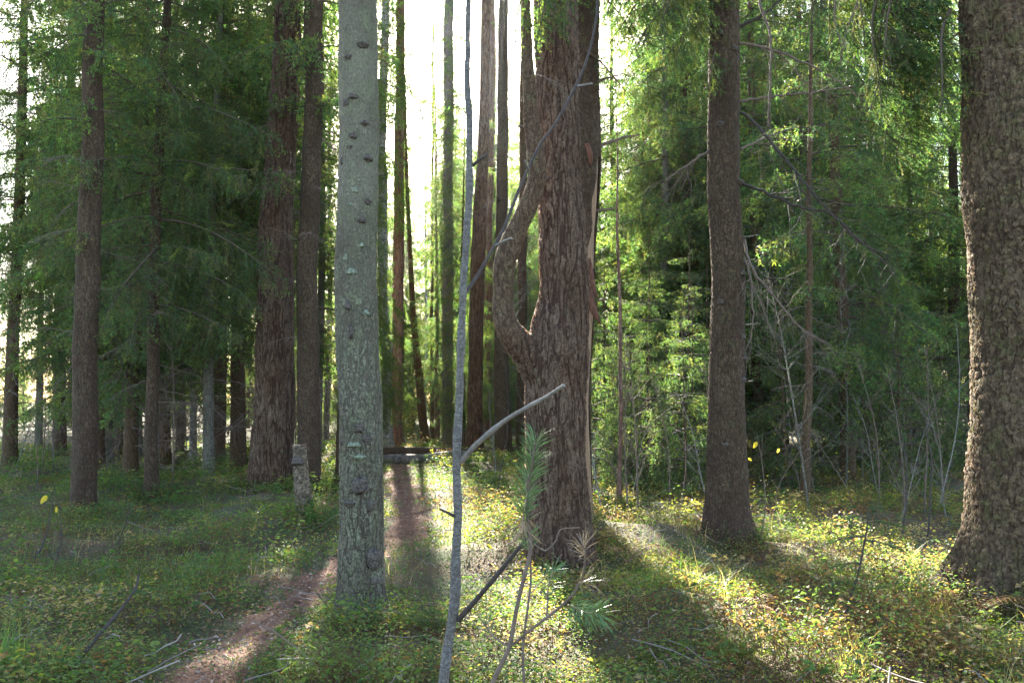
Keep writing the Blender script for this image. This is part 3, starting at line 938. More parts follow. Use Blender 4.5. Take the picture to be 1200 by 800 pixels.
# torn slabs
def slab(pxs, parent, root, mat, name, w=.05, t=.015):
    pts = smooth_path([P(x, y, yy) for x, y, yy in pxs], .04) - np.asarray(root)
    n = len(pts); ww = w * np.sin(np.linspace(.25, 1, n) * np.pi * .98) + .006
    V = []
    for p, q in zip(pts, ww):
        V += [p + [-q, 0, 0], p + [q * .3, -t, 0], p + [q, 0, 0], p + [q * .1, t, 0]]
    idx = np.arange(n * 4).reshape(n, 4)
    F = np.stack([idx[:-1], np.roll(idx[:-1], -1, 1), np.roll(idx[1:], -1, 1), idx[1:]], -1).reshape(-1, 4)
    mm = MB(); mm.add(np.array(V), F)
    return obj(name, mm, mat, parent)
slab([(688, 335, dK - .12), (692, 352, dK - .18), (697, 368, dK - .22), (704, 380, dK - .2)], tK, root, M['red_wood'], 'splinter', .05)
slab([(689, 300, dK - .1), (693, 325, dK - .17), (697, 342, dK - .2), (701, 351, dK - .2)], tK, root, M['red_wood'], 'splinter', .03)
slab([(688, 168, dK - .2), (691, 180, dK - .24), (693, 195, dK - .22)], tK, root, M['red_wood'], 'splinter', .03)
branch('dead_branch', [(698, 174, dK), (715, 166, dK + .1), (735, 160, dK + .2), (750, 158, dK + .3)], M['twig'], tK, root, .022, .01, 6, .05)
branch('dead_branch', [(696, 247, dK), (710, 246, dK), (724, 243, dK)], M['twig'], tK, root, .018, .012, 6, .05)
branch('dead_branch', [(698, 96, dK - .1), (715, 91, dK), (730, 86, dK)], M['twig'], tK, root, .02, .008, 6, .05)

# 17 spruce right of the middle
t17, ax17, ra17, rt17, d17 = tree('spruce_tree', 'straight dark spruce between the forked pine and the scaly trunk, with long dead branches', 'tree',
     [(632, 853, 64), (612, 852, 56), (590, 851, 51), (500, 850, 45), (300, 852, 38), (150, 849, 36), (0, 848, 34)], 21, M['spruce_bark'], seed=12, step=.015, nseg=100, vis=7, flare=.22)
add_crown(t17, crown(MID, 5.9, 12, 1.6, 6, axis=ax17, fall=.35, sect=lambda a, z: (z > 9.5 or not (a < 1.6 or a > 5.3)) and (z > 7.3 or not (3.7 < a < 5.7))))
add_crown(t17, crown(FAR, 12, 21, 1.4, 4, axis=ax17))
D = d17
for pxs, r0, r1, tw in [
    ([(868, 132, D), (885, 145, D - .1), (920, 185, D - .3), (960, 235, D - .5), (1000, 275, D - .7), (1038, 310, D - .8)], .015, .004, 8),
    ([(870, 216, D), (890, 222, D - .1), (930, 240, D - .3), (975, 252, D - .5), (1010, 285, D - .6), (1045, 300, D - .7)], .0145, .004, 10),
    ([(866, 119, D), (910, 113, D), (960, 107, D + .1), (1002, 101, D + .2)], .014, .004, 5),
    ([(863, 33, D), (890, 20, D - .1), (920, -5, D - .2), (950, -40, D - .3)], .016, .006, 4),
    ([(880, -60, D - .2), (893, 12, D - .3), (902, 40, D - .35), (903, 90, D - .4), (900, 148, D - .4)], .014, .006, 6),
    ([(872, 280, D), (880, 310, D - .1), (905, 345, D - .3), (940, 385, D - .4), (975, 405, D - .5)], .014, .004, 7),
    ([(871, 300, D), (880, 330, D - .2), (882, 380, D - .3), (874, 410, D - .3)], .012, .004, 6),
    ([(832, 176, D), (820, 184, D - .1), (800, 197, D - .2), (780, 212, D - .3)], .014, .004, 4),
    ([(862, 52, D), (880, 52, D - .1), (925, 66, D - .2), (975, 90, D - .3), (1010, 118, D - .4)], .014, .004, 7),
    ([(868, 175, D), (900, 160, D + .3), (935, 148, D + .5)], .012, .004, 5)]:
    branch('dead_branch', pxs, M['dark_twig'] if r0 > .0142 else M['twig'], t17, rt17, r0 * 1.25, r1 * 1.3, 6, .06, tw * 2)
for px, py, w in [(857, 62, 9), (841, 45, 8), (840, 150, 9), (865, 215, 9), (842, 355, 9), (871, 420, 8), (868, 322, 7), (868, 395, 7), (869, 445, 6), (846, 520, 8)]:
    lump(px, py, w, 6, M['knot'], 'knot', rt17, ax17, ra17, D, t17, .45)
for px, py, dx in [(871, 381, 20), (870, 448, 12), (870, 278, 20)]:
    branch('branch_stub', [(px, py, D), (px + dx, py - 2, D - .15)], M['pale_twig'], t17, rt17, .008, .004, 5, .05)

# 18 the big scaly trunk at the right edge
t18, ax18, ra18, rt18, d18 = tree('spruce_tree', 'massive spruce trunk with scaly bark standing nearest at the right edge, its left side sunlit', 'tree',
     [(700, 1186, 136), (676, 1188, 126), (640, 1191, 116), (600, 1192, 111), (450, 1195, 105), (300, 1191, 101), (150, 1183, 99), (0, 1174, 97)], 24, M['scale_bark'], seed=13, step=.012, nseg=210, vis=5.4, flare=.22)
add_crown(t18, crown(FAR, 7.0, 24, 2.6, 5, axis=ax18, fall=.3))

# hanging boughs near the camera: own detail
NEAR = {L: [spruce_bough(L, sag=.25, per_m=210, nl=.021, nw=.0062, droop=.75, step=.045, side=.42) for i in range(2)] for L in (.7, 1.2)}
def hang(parent, root, start, az, L, tilt, name='bough', stock=None):
    b, s = pick(stock or NEAR, L)
    m = MB(); m.merge(b, rotz(az) @ roty(tilt) * s, np.asarray(start) - np.asarray(root))
    return obj(name, m, NEED, parent)
# right spruce: long drooping boughs reaching left across the top
for px, py, yy, az, L, ti in [(1120, -30, 7.4, 3.3, 1.5, .75), (1118, -90, 7.6, 3.6, 1.7, .85), (1122, 40, 7.7, 2.9, 1.1, .80), (1118, 10, 7.1, 3.9, 1.2, .95), (1115, -120, 7.8, 2.8, 1.9, .70), (1120, -160, 7.2, 3.4, 2.0, .95),
                              (1060, -60, 7.3, 3.2, 1.2, 1.15), (1020, -80, 7.5, 3.5, 1.2, 1.25), (1090, -40, 7.9, 2.7, 1.5, 1.1), (1000, -110, 7.6, 3.0, 1.2, 1.0), (1110, 60, 7.8, 2.6, 1.2, .9),
                              (1080, -20, 7.5, 3.3, 1.3, 1.2), (1040, -30, 7.7, 3.0, 1.4, 1.3), (1060, 20, 7.6, 3.5, 1.1, 1.2), (1100, 0, 7.9, 3.1, 1.6, 1.0), (1030, 0, 7.3, 3.8, 1.0, 1.3), (1085, 60, 7.8, 3.2, 1.0, 1.2), (990, -60, 7.8, 2.9, 1.0, 1.2)]:
    hang(t18, rt18, P(px, py, yy), az, L, ti)
for px, py, yy, az, L, ti in [(985, -20, 7.0, 3.4, .6, 1.1), (1010, -20, 7.0, 3.1, .7, 1.3), (1040, 10, 7.2, 3.6, .6, 1.35)]:
    b, s = pick(DEAD, L)
    m = MB(); m.merge(b, rotz(az) @ roty(ti) * s, P(px, py, yy) - rt18)
    obj('dead_branch', m, M['twig'], t18)
# spruce 17: lit bough at its left face and drooping sprays above
for px, py, yy, az, L, ti in [(840, 60, D - .15, 4.0, .7, .95), (838, -10, D - .2, 3.5, 1.1, .8), (838, -40, D, 3.2, 1.5, .6), (845, -40, D - .1, 5.0, .7, .8), (838, -90, D + .2, 2.8, 1.8, .55), 
                              (838, -70, D - .2, 3.6, 1.5, .75), (836, 20, D + .2, 2.9, 1.0, .5)]:
    hang(t17, rt17, P(px, py, yy), az, L, ti)
# sprays drooping from the forked pine's neighbour side
for px, py, yy, az, L, ti in [(690, -40, dK - .2, .2, 1.3, .6), (695, -10, dK - .1, .5, 1.2, .5), (690, -80, dK - .3, -.6, 1.6, .7), (692, -60, dK, 0.0, 1.8, .45), (676, -60, dK - .3, 4.2, 1.0, .9), (670, -40, dK - .3, 3.6, 1.3, .8), (685, 60, dK - .2, .3, .9, .5), (660, -30, dP - .6, 3.5, .9, 1.0), (640, -50, dP - .6, 4.0, .9, 1.2), (625, -30, dP - .5, 3.2, .8, 1.1), (655, -60, dP - .7, 5.2, .8, 1.2)]:
    hang(tK, root_K, P(px, py, yy), az, L, ti)
for args in [
    ('spruce_tree', 'thin brown trunk standing in brush to the right of the dark spruce', [(592, 944, 12), (450, 947, 9), (330, 948, 7), (100, 950, 5)], 9, 'spruce_bark_far', None, 3.3),
    ('spruce_tree', 'thin reddish dead trunk rising just right of the forked pine', [(592, 726, 6), (450, 727, 5), (290, 725, 3.4), (220, 724, 2.4)], 6.2, 'red_bark', None, 99)]:
    nm, lab, prof, H, mt, d, zc = args
    t, ax, ra, rt, d = tree(nm, lab, 'tree', prof, H, M[mt], d=d, seed=len(KEEP) + 20, step=.1, nseg=14, topr=.004)
    if zc < 50:
        add_crown(t, crown(FAR, zc, H, 1.0, 6, axis=ax), dead_crown(.8, min(zc, H), 6, .8, ax))

# ------------------------------------------------------------------ fallen logs
def log(name, label, a, b, r0, r1, mat, seed):
    a = np.asarray(a); b = np.asarray(b)
    n = 40; t = np.linspace(0, 1, n)[:, None]
    pts = a + (b - a) * t + np.array([0, 0, .02]) * np.sin(t * 9) + np.array([.0, .03, 0]) * np.sin(t * 6)
    m = MB(); v, f = tube(pts - a, (r0 + (r1 - r0) * t[:, 0]), 20, noise1(seed))
    m.add(v, f)
    for ring in (v[:20], v[-20:]):
        m.add(np.concatenate([ring, ring.mean(0)[None]]), np.array([[k, (k + 1) % 20, 20] for k in range(20)]))
    o = obj(name, m, mat); o.location = tuple(a)
    single(o, label, 'log')
    return o
a = gp(438, 23.6) + [0, 0, .10]; b = gp(545, 24.6) + [0, 0, .14]
log('fallen_log', 'weathered grey fallen log across the path, the nearer of two', a, b, .15, .12, M['grey_wood'], 3)
a = gp(432, 25.8) + [0, 0, .2]; b = gp(640, 27.5) + [0, 0, .16]
log('fallen_log', 'darker mossy fallen log lying behind the weathered grey log', a, b, .13, .10, M['spruce_bark_far'], 4)

# ------------------------------------------------------------------ the wood behind: built once per kind, then copied
SPAN = {}
def proto(name, cat, H, r, bark, crowns, dead=None, seed=1, nseg=14):
    t = thing(name, 'x', cat, (0, -500, 0))
    SPAN[t.name] = (crowns[0][0][1] if crowns else 0, H)
    n = int(H / .5) + 2
    z = np.concatenate([[-.35, 0, .12, .3], np.linspace(.6, H, n)])
    rad = r * (1 - .93 * np.clip(z, 0, H) / H) ** .8 * (1 + .45 * np.exp(-np.maximum(z, 0) / .2))
    c = np.stack([.05 * np.sin(z * .5 + seed), .05 * np.sin(z * .37 + seed * 2), z], 1)
    m = MB(); v, f = tube(c, rad, nseg, noise1(seed)); m.add(v, f)
    obj('trunk', m, bark, t)
    if crowns:
        m = MB()
        for args in crowns:
            m.merge(crown(*args[0], **args[1]))
        if dead:
            m.merge(dead_crown(*dead))
        obj('crown', m, NEED, t)  # holds the dead branches below the live crown as well
    return t

B = {}
S_ = M['spruce_bark_far']
B['tall'] = [proto('spruce_tree', 'tree', 20, .17, S_, [((FAR, 4.2, 20, 2.9, 8), {})], (1.0, 5.5, 9, 1.9), 51),
             proto('spruce_tree', 'tree', 22, .20, S_, [((FAR, 5.6, 22, 3.2, 7.5), {})], (1.2, 7, 9, 2.0), 52),
             proto('spruce_tree', 'tree', 17, .13, M['grey_bark_far'], [((FAR, 3.2, 17, 2.6, 8.5), dict(fall=.25))], (.8, 4.2, 10, 1.7), 53)]
B['low'] = [proto('spruce_tree', 'tree', 14, .13, S_, [((FAR, 1.4, 14, 2.7, 10), dict(fall=.18))], (.4, 3.5, 9, 1.6), 61),
            proto('spruce_tree', 'tree', 16, .14, S_, [((FAR, 2.2, 16, 3.1, 9), dict(fall=.28))], (.5, 4.2, 10, 1.8), 62),
            proto('spruce_tree', 'tree', 12, .10, S_, [((FAR, .7, 12, 2.3, 11), dict(fall=.08))], None, 63)]
B['pine'] = [proto('pine_tree', 'tree', 20, .17, M['red_bark'], [((FAR, 12.5, 20, 2.0, 4, 'pine'), {})], (5, 12, 1.5, 1.2), 71),
             proto('pine_tree', 'tree', 19, .15, M['pine_bark_far'], [((FAR, 11, 19, 1.8, 4, 'pine'), {})], (3, 11, 2, 1.1), 72)]
B['birch'] = [proto('birch_tree', 'tree', 17, .11, M['birch_bark'], [((FAR, 8, 17, 1.3, 2.5), dict(fall=.35))], (3, 9, 1.5, 1.0), 81)]
B['edge'] = [proto('spruce_tree', 'tree', 17, .14, S_, [((FAR, 1.5, 17, 2.5, 24), dict(fall=.25))], None, 84), proto('spruce_tree', 'tree', 20, .15, S_, [((FAR, 3.0, 20, 2.7, 24), dict(fall=.3))], None, 85),
             proto('spruce_tree', 'tree', 14, .10, S_, [((FAR, 1.0, 14, 2.2, 24), dict(fall=.15))], None, 86)]
B['young'] = [proto('young_spruce', 'young spruce', 4.2, .035, S_, [((MID, .35, 4.2, 1.15, 17), dict(fall=.02))], None, 91, 8),
              proto('young_spruce', 'young spruce', 3.0, .028, S_, [((MID, .25, 3.0, .95, 18), dict(fall=-.05))], None, 92, 8),
              proto('young_spruce', 'young spruce', 5.5, .045, S_, [((MID, .9, 5.5, 1.3, 14), dict(fall=.08))], None, 93, 8)]
print('crown faces', sum(STAT), STAT)

def sapling_proto(H, seed, leaves, col, mat):
    t = thing('bare_sapling', 'x', 'sapling', (0, -500, 0))
    r_ = np.random.default_rng(seed)
    m = MB()
    n = 14; tt = np.linspace(0, 1, n)
    lean = r_.normal(size=2) * .14
    c = np.stack([lean[0] * H * tt ** 1.5 + .03 * np.sin(tt * 7 + seed), lean[1] * H * tt ** 1.5 + .03 * np.sin(tt * 5 + seed * 2), H * tt - .05], 1)
    r0 = .006 + .0035 * H
    tube_into(m, c, r0 * (1 - .85 * tt), 6, col)
    tips = []
    for k in range(int(8 * H)):
        u = .15 + .83 * r_.random()
        s = np.array([np.interp(u, tt, c[:, i]) for i in range(3)])
        az = r_.random() * 6.28
        dd = np.array([math.cos(az), math.sin(az), .5 + .7 * r_.random()])
        l = H * .30 * (1.15 - u) * (.4 + .8 * r_.random()); q = 6; ts = np.linspace(0, 1, q)[:, None]
        p = s + unit(dd) * l * ts + np.array([0, 0, .12 * l]) * ts ** 2 + r_.normal(size=(q, 3)) * .012; p[0] = s
        tube_into(m, p, r0 * .35 * (1 - .75 * ts[:, 0]), 4, col)
        S = p[r_.integers(1, q, 6)]
        twigs(m, S, dd + r_.normal(size=(6, 3)) * .6, l * .5 * (.3 + r_.random(6)), np.full(6, -.2), r0 * .17, 1, 1, 1, (0, 0, 0), wood=col, needle=False)
        tips.append(S + r_.normal(size=(6, 3)) * .05)
    obj('stem', m, mat, t)
    if leaves:
        tips = np.concatenate(tips); tips = tips[r_.permutation(len(tips))[:leaves]]
        m = MB(); leaf_quads(m, tips, .022 + .02 * r_.random(len(tips)), np.array([.35, .30, .03]) * (.6 + .7 * r_.random((len(tips), 1))), r_)
        obj('leaves', m, M['leaves'], t)
    return t

def leaf_quads(mb, c, size, tint, r_=rng, tilt=.7, aspect=.55):
    """folded oval leaves: four points each"""
    n = len(c)
    az = r_.random(n) * 6.28
    d = unit(np.stack([np.cos(az), np.sin(az), r_.normal(size=n) * tilt * .6], 1))
    nrm = unit(np.stack([r_.normal(size=n) * tilt, r_.normal(size=n) * tilt, np.ones(n)], 1))
    s = unit(np.cross(nrm, d)); u = np.cross(d, s)
    size = np.asarray(size)[:, None]
    tip = c + d * size; mid = c + d * size * .5
    l = mid + s * size * aspect * .5 + u * size * .12; r = mid - s * size * aspect * .5 + u * size * .12
    v = np.stack([c, r, tip, l], 1).reshape(-1, 3)
    t = np.asarray(tint)
    if t.ndim == 1:
        t = np.tile(t, (n, 1))
    mb.add(v, np.arange(n * 4).reshape(-1, 4), np.repeat(t, 4, 0))

def shrub_proto(H, seed, n, tint):
    t = thing('leafy_shrub', 'x', 'shrub', (0, -500, 0))
    r_ = np.random.default_rng(seed); m = MB(); lv = MB()
    for k in range(9):
        az = r_.random() * 6.28; q = 8; ts = np.linspace(0, 1, q)[:, None]
        out = np.array([math.cos(az), math.sin(az), 0]) * H * (.15 + .4 * r_.random())
        hh = H * (.6 + .45 * r_.random())
        c = out * ts ** 1.4 + np.array([0, 0, hh]) * ts + r_.normal(size=(q, 3)) * .02; c[0, 2] = -.05
        tube_into(m, c, .012 * (1 - .8 * ts[:, 0]), 5, (.10, .08, .065))
        s = c[r_.integers(2, q, n // 9)]
        p = s + r_.normal(size=s.shape) * H * .10
        S = c[r_.integers(2, q, 14)]
        twigs(m, S, r_.normal(size=(14, 3)) + np.array([0, 0, .6]), H * .22 * (.4 + r_.random(14)), np.zeros(14), .003, 1, 1, 1, (0, 0, 0), wood=(.10, .08, .065), needle=False)
        leaf_quads(lv, p, .04 + .03 * r_.random(len(p)), np.asarray(tint) * (.6 + .7 * r_.random((len(p), 1))), r_)
    obj('stems', m, M['stems'], t); obj('leaves', lv, M['leaves'], t, smooth=False)
    return t

SHRUB = [shrub_proto(2.2, 101, 700, (.16, .19, .03)), shrub_proto(1.5, 102, 500, (.22, .20, .03)), shrub_proto(3.0, 103, 900, (.11, .16, .03)), shrub_proto(1.0, 104, 400, (.10, .14, .035))]
SAP = [sapling_proto(2.2, 1, 0, (.10, .08, .07), M['twig']), sapling_proto(3.2, 2, 0, (.15, .13, .12), M['twig']), sapling_proto(1.3, 3, 26, (.09, .07, .06), M['twig']),
       sapling_proto(2.8, 4, 22, (.10, .085, .07), M['twig']), sapling_proto(4.2, 5, 0, (.10, .085, .075), M['grey_bark_far']), sapling_proto(1.8, 6, 0, (.26, .24, .22), M['pale_twig'])]
PROTOS = [p for k in B for p in B[k]] + SAP + SHRUB
SPOTS = [(k[0], k[1]) for k in KEEP]

def clear(x, y, dmin):
    return all((x - a) ** 2 + (y - b) ** 2 > dmin * dmin for a, b in SPOTS)

def plant(src, x, y, s, label, group, sz=None):
    o = dup(src, (x, y, float(gz(x, y)) - .03), random.random() * 6.28, s, label, group, sz)
    SPOTS.append((x, y))
    return o

LIT = [(1.5, 9.6, .7, 0), (3.4, 7.8, .7, 3.5), (2.2, 6.3, .8, 0), (-.1, 6.8, .25, 0), (-1.5, 9, .2, 0)]     # floor that catches the sun: x, y, half width, height above the floor
def sunlane(x, Y, src, s):
    """would this tree's crown stand between the sun and a patch of floor the photograph shows lit?"""
    if src.name not in SPAN:
        return False
    lo, hi = (v * s for v in SPAN[src.name])
    for a, b, w, h in LIT:
        ray = .51 * (Y - b)
        if Y > b + 3 and abs(x - (a - .131 * (Y - b))) < w + 1.1 and lo - 1.6 < ray + h and hi > ray:
            return True
    return False

def zone(n, px0, px1, y0, y1, kinds, label, group, dmin=1.5, s0=.85, s1=1.2, tries=60, avoid=None):
    done = 0
    for k in range(n * tries):
        if done >= n:
            break
        Y = math.sqrt(random.uniform(y0 * y0, y1 * y1)); px = random.uniform(px0, px1)
        x = (px - 600) / FPX * Y
        if not clear(x, Y, dmin) or path_dist(np.array(x), np.array(Y)) < 1.6:
            continue
        src = random.choice(kinds); s = random.uniform(s0, s1)
        if sunlane(x, Y, src, s):
            continue
        plant(src, x, Y, s, label, group)
        done += 1

SHRUB_LOW = SHRUB[:3]
T_, LO, PI_, BI, YO = B['tall'], B['low'], B['pine'], B['birch'], B['young']
# left: the dim wood behind the brown spruces
zone(8, 85, 400, 19, 32, T_ + [T_[2]], 'tall slender spruce in the dim wood behind the left trunks', 'spruces behind the left trunks', 1.7)
for px, Y, kind, lab in [(70, 27, T_[1], 'straight brown trunk in the dim wood left of the slim brown spruce'), (195, 24, PI_[1], 'short stretch of reddish trunk seen right of the thin dark spruce'),
                         (228, 26, BI[0], 'whitish birch trunk between the thin dark spruce and the thick reddish pine'), (384, 30, BI[0], 'pale speckled birch between the spruce and the grey lichened trunk'),
                         (15, 22, T_[0], 'dark trunk against the sky gap at the very left edge'), (47, 31, T_[2], 'second dark trunk against the sky gap near the left edge')]:
    x = (px - 600) / FPX * Y
    plant(kind, x, Y, .95, lab, None)
zone(14, 75, 420, 33, 58, T_ + PI_, 'far spruce or pine at the back of the dim left wood', 'far trees at the back left', 2.0)
zone(6, 110, 400, 24, 45, LO, 'low boughed spruce deep in the left wood', 'low spruces deep on the left', 1.8)
zone(10, 70, 400, 58, 85, LO[1:], 'distant spruce closing the left background', 'distant spruces closing the left background', 2.2, .8, 1.0)
# middle: few trees, so that the gap stays bright
for px, Y, k, s in [(438, 58, 0, 1.0), (471, 62, 1, .9), (524, 60, 1, 1.0), (533, 72, 1, 1.05), (563, 66, 0, 1.1), (580, 60, 1, 1.1), (598, 70, 2, 1.2), (617, 62, 0, 1.15), (640, 68, 1, 1.2)]:
    x = (px - 600) / FPX * Y
    plant(B['edge'][k], x, Y, s * 1.22, 'feathery backlit tree far away behind the trunks of the bright gap', 'feathery trees behind the bright gap')
for px, Y, k, s, lab in [(437, 27, 1, .55, 'half grown spruce glowing between the grey lichened trunk and the speckled birch'), (541, 31, 0, .72, 'half grown spruce between the smooth sapling and the grey trunk')]:
    plant(LO[k], (px - 600) / FPX * Y, Y, s, lab, None)
zone(5, 440, 640, 40, 75, PI_ + BI, 'far slim trunk beyond the bright gap', 'far trunks beyond the bright gap', 2.5, .9, 1.1)
zone(5, 480, 640, 30, 46, YO, 'backlit young spruce glowing in the bright gap', 'young spruces in the bright gap', 1.6, .7, 1.1)
zone(7, 540, 700, 34, 60, T_ + PI_, 'spruce far behind the forked pine', 'trees far behind the forked pine', 2.0)
zone(12, 440, 650, 34, 60, SHRUB_LOW, 'yellow green leafy shrub glowing beyond the fallen logs', 'shrubs beyond the logs', 1.2, .9, 1.4)
zone(10, 0, 400, 26, 50, SHRUB, 'leafy shrub in the dim back of the left wood', 'shrubs deep on the left', 1.2, .8, 1.2)
zone(7, 100, 340, 17, 28, LO[1:2] + T_[2:], 'drooping spruce among the left trunks behind the thin dark spruce', 'drooping spruces on the left', 1.4)
zone(4, 560, 660, 17, 25, T_, 'spruce with drooping boughs just behind the forked pine', 'spruces close behind the forked pine', 1.4)
# right: dense wood
zone(14, 690, 830, 12.5, 22, YO, 'bright young spruce between the forked pine and the dark spruce', 'young spruces right of the forked pine', .9, .9, 1.3)
zone(12, 880, 1180, 15.5, 24, YO + LO[:1], 'bushy low spruce in the shade between the dark spruce and the scaly trunk', 'low spruces on the right', 1.1, .8, 1.2)
zone(16, 690, 1300, 20, 34, LO + T_[:2], 'dense boughed spruce in the thick wood on the right', 'spruces in the thick right wood', 1.5)
zone(10, 690, 1250, 19, 36, T_, 'tall spruce among the low boughed ones on the right', 'tall spruces in the thick right wood', 1.3)
zone(42, 640, 1350, 34, 66, LO + T_, 'distant spruce at the back of the thick right wood', 'distant spruces at the back right', 1.5, .9, 1.35)
zone(40, 400, 720, 44, 80, LO, 'low spruce closing the view behind the bright gap', 'low spruces behind the bright gap', 1.0, .4, .7)
zone(30, -80, 420, 40, 80, LO, 'small spruce at the back between the left trunks', 'small spruces at the back left', 1.2, .4, .65)
for px, Y, k, s, lab in [(905, 27, 1, 1.0, 'tall dark spruce filling the gap above the long dead branches'), (990, 31, 0, 1.05, 'tall dark spruce behind the drooping boughs of the scaly trunk'),
                        (792, 36, 1, 1.1, 'tall spruce showing just left of the dark spruce trunk'), (1095, 34, 2, 1.1, 'tall spruce showing directly left of the scaly trunk')]:
    plant(T_[k], (px - 600) / FPX * Y, Y, s, lab, None)
# brush
zone(18, 0, 400, 13, 26, SAP, 'thin bare sapling among the trunks on the left', 'bare saplings on the left', .5, .8, 1.3)
zone(10, 20, 400, 26, 40, SAP, 'far thin bare sapling deep on the left', 'far bare saplings on the left', .6, .9, 1.4)
zone(12, 540, 690, 13, 28, SAP, 'thin bare sapling behind the forked pine', 'bare saplings behind the forked pine', .5, .8, 1.2)
zone(44, 700, 1140, 11.5, 20, SAP, 'thin bare sapling in the brush on the right', 'bare saplings in the right brush', .45, .7, 1.1)
for p in PROTOS:                                # the masters themselves are not part of the place
    for c in list(p.children):
        bpy.data.objects.remove(c)
    bpy.data.objects.remove(p)

# ------------------------------------------------------------------ foreground sapling
def poly_tube(pxs, Y, step=.02, seg=12, jit=0.0, knots=()):
    """(px, py, width px, dY)"""
    arr = []
    for px, py, w, dy in pxs:
        p = P(px, py, Y + dy); arr.append([*p, w / 2 / FPX * ((p - CAMV) @ FW)])
    arr = smooth_path(arr, step)
    for k in knots:                              # bud rings thicken the stem a little
        i = int(k * (len(arr) - 1)); arr[max(0, i - 1):i + 2, 3] *= 1.14
    return arr
YR = 2.6
base = hit(505, 900)  # only for the direction of the foot
foot = np.array([P(497, 880, YR)[0] - .05, YR, float(gz(P(497, 880, YR)[0], YR))])
tR = thing('rowan_sapling', 'smooth grey leafless sapling rising full height just in front of the camera', 'sapling', foot)
arr = poly_tube([(519, 800, 16, 0), (526, 745, 15, 0), (532, 705, 15, 0), (534, 650, 14, 0), (537, 600, 13, 0), (535, 545, 12.5, 0), (538, 480, 12, 0), (540, 420, 11.5, 0), (543, 345, 11, 0), (547, 290, 11, 0), (552, 225, 10.5, 0), (553, 150, 10, 0), (550, 100, 9, 0), (550, 40, 8, 0), (551, 0, 7.5, 0), (552, -80, 7, 0), (556, -200, 5, 0), (560, -400, 2, 0)], YR, knots=(.1, .22, .3, .45, .55, .7, .8))
lo = np.array([[foot[0], foot[1], foot[2] - .05, .021], [foot[0] + .02, foot[1], foot[2] + .12, .0205]])
arr = np.vstack([lo, arr]); arr[:, :3] -= foot
arr = smooth_path(arr[::3], .02)
m = MB(); arr[:, 3] *= .78
arr[:, 3] *= 1 + .05 * np.sin(np.arange(len(arr)) * .9) * rng.random(len(arr)) + .03 * rng.normal(size=len(arr))
arr[:, :2] += np.cumsum(rng.normal(size=(len(arr), 2)) * .0005, 0) - np.linspace(0, 1, len(arr))[:, None] * 0
tube_into(m, arr[:, :3], arr[:, 3], 14)
obj('stem', m, M['rowan'], tR)
def limb(pxs, mat, name='branch', Y=YR, parent=tR, root=foot, knots=()):
    a_ = poly_tube(pxs, Y, .015, knots=knots); a_[:, :3] -= root
    mm = MB(); tube_into(mm, a_[:, :3], a_[:, 3], 9)
    return obj(name, mm, mat, parent)
limb([(541, 540, 7, 0), (560, 519, 6.5, -.06), (590, 494, 5.5, -.12), (620, 476, 5, -.18), (640, 465, 4.5, -.22), (661, 451, 4, -.26)], M['pale_twig'], knots=(.4, .75))
limb([(537, 726, 7, 0), (560, 700, 6, -.05), (590, 664, 5.2, -.1), (612, 637, 4.6, -.14), (631, 616, 4, -.18)], M['dark_twig'], knots=(.5,))
limb([(546, 342, 4.99, 0), (560, 322, 4.21, .03), (590, 268, 3.74, .06), (605, 230, 3.59, .09), (630, 175, 3.43, .12), (655, 138, 3.28, .15), (680, 90, 3.12, .18), (692, 55, 2.96, .2), (699, 20, 3.28, .2), (700, 0, 3.12, .2), (702, -60, 2.34, .2)], M['dark_twig'], knots=(.3, .6))
limb([(554, 194, 4, 0), (562, 187, 3.5, -.02), (571, 181, 3, -.04)], M['dark_twig'], 'twig')
limb([(536, 606, 4, 0), (528, 602, 3.5, -.02), (515, 596, 2.6, -.04)], M['dark_twig'], 'twig')
limb([(580, 288, 3, .05), (590, 283, 3, .02), (600, 279, 2.6, 0)], M['pale_twig'], 'twig')
limb([(619, 198, 3, .1), (617, 193, 2.6, .08), (615, 188, 2, .06)], M['pale_twig'], 'twig')
limb([(677, 101, 3, .17), (684, 100, 3, .14), (694, 98, 2.4, .12)], M['pale_twig'], 'twig')

# ------------------------------------------------------------------ pine seedling in front of the forked pine
YP = 2.15
f0 = P(598, 1010, YP); foot = np.array([f0[0], YP, float(gz(f0[0], YP))])
tN = thing('pine_sapling', 'small pine seedling with long green needles in front of the forked pine', 'sapling', foot)
def part_limb(pxs, name='twig', mat=M['twig']):
    pxs = [(a, b, w * .72, c) for a, b, w, c in pxs]
    return limb(pxs, mat, name, YP, tN, foot)
low = (foot - CAMV) @ FW
a_ = poly_tube([(577, 800, 6, 0), (590, 772, 5.5, 0), (597, 757, 5.4, 0), (606, 710, 5, 0), (615, 672, 4.8, 0), (622, 640, 4.4, 0), (618, 610, 4, 0), (618, 575, 3.4, -.02), (624, 540, 3, -.04), (628, 515, 2, -.05)], YP, .012)
a_ = np.vstack([[[foot[0], foot[1], foot[2] - .03, .008], [foot[0], foot[1], foot[2] + .1, .0075]], a_]); a_[:, :3] -= foot
m = MB(); tube_into(m, a_[:, :3], a_[:, 3], 8)
obj('stem', m, M['twig'], tN)
part_limb([(597, 757, 4, 0), (612, 746, 4, -.02), (625, 735, 4.5, -.04), (650, 716, 5, -.06), (668, 700, 4.5, -.07), (679, 683, 4, -.08), (686, 655, 3.4, -.1), (684, 640, 3, -.12), (676, 625, 2.6, -.12)], 'branch')
part_limb([(614, 800, 5, -.02), (613, 757, 4.6, -.02), (618, 715, 4, -.02), (622, 680, 3.6, 0), (621, 645, 3, .02)], 'branch')
part_limb([(640, 726, 3, -.05), (642, 705, 2.6, -.05), (642, 690, 2.4, -.04)], 'twig')
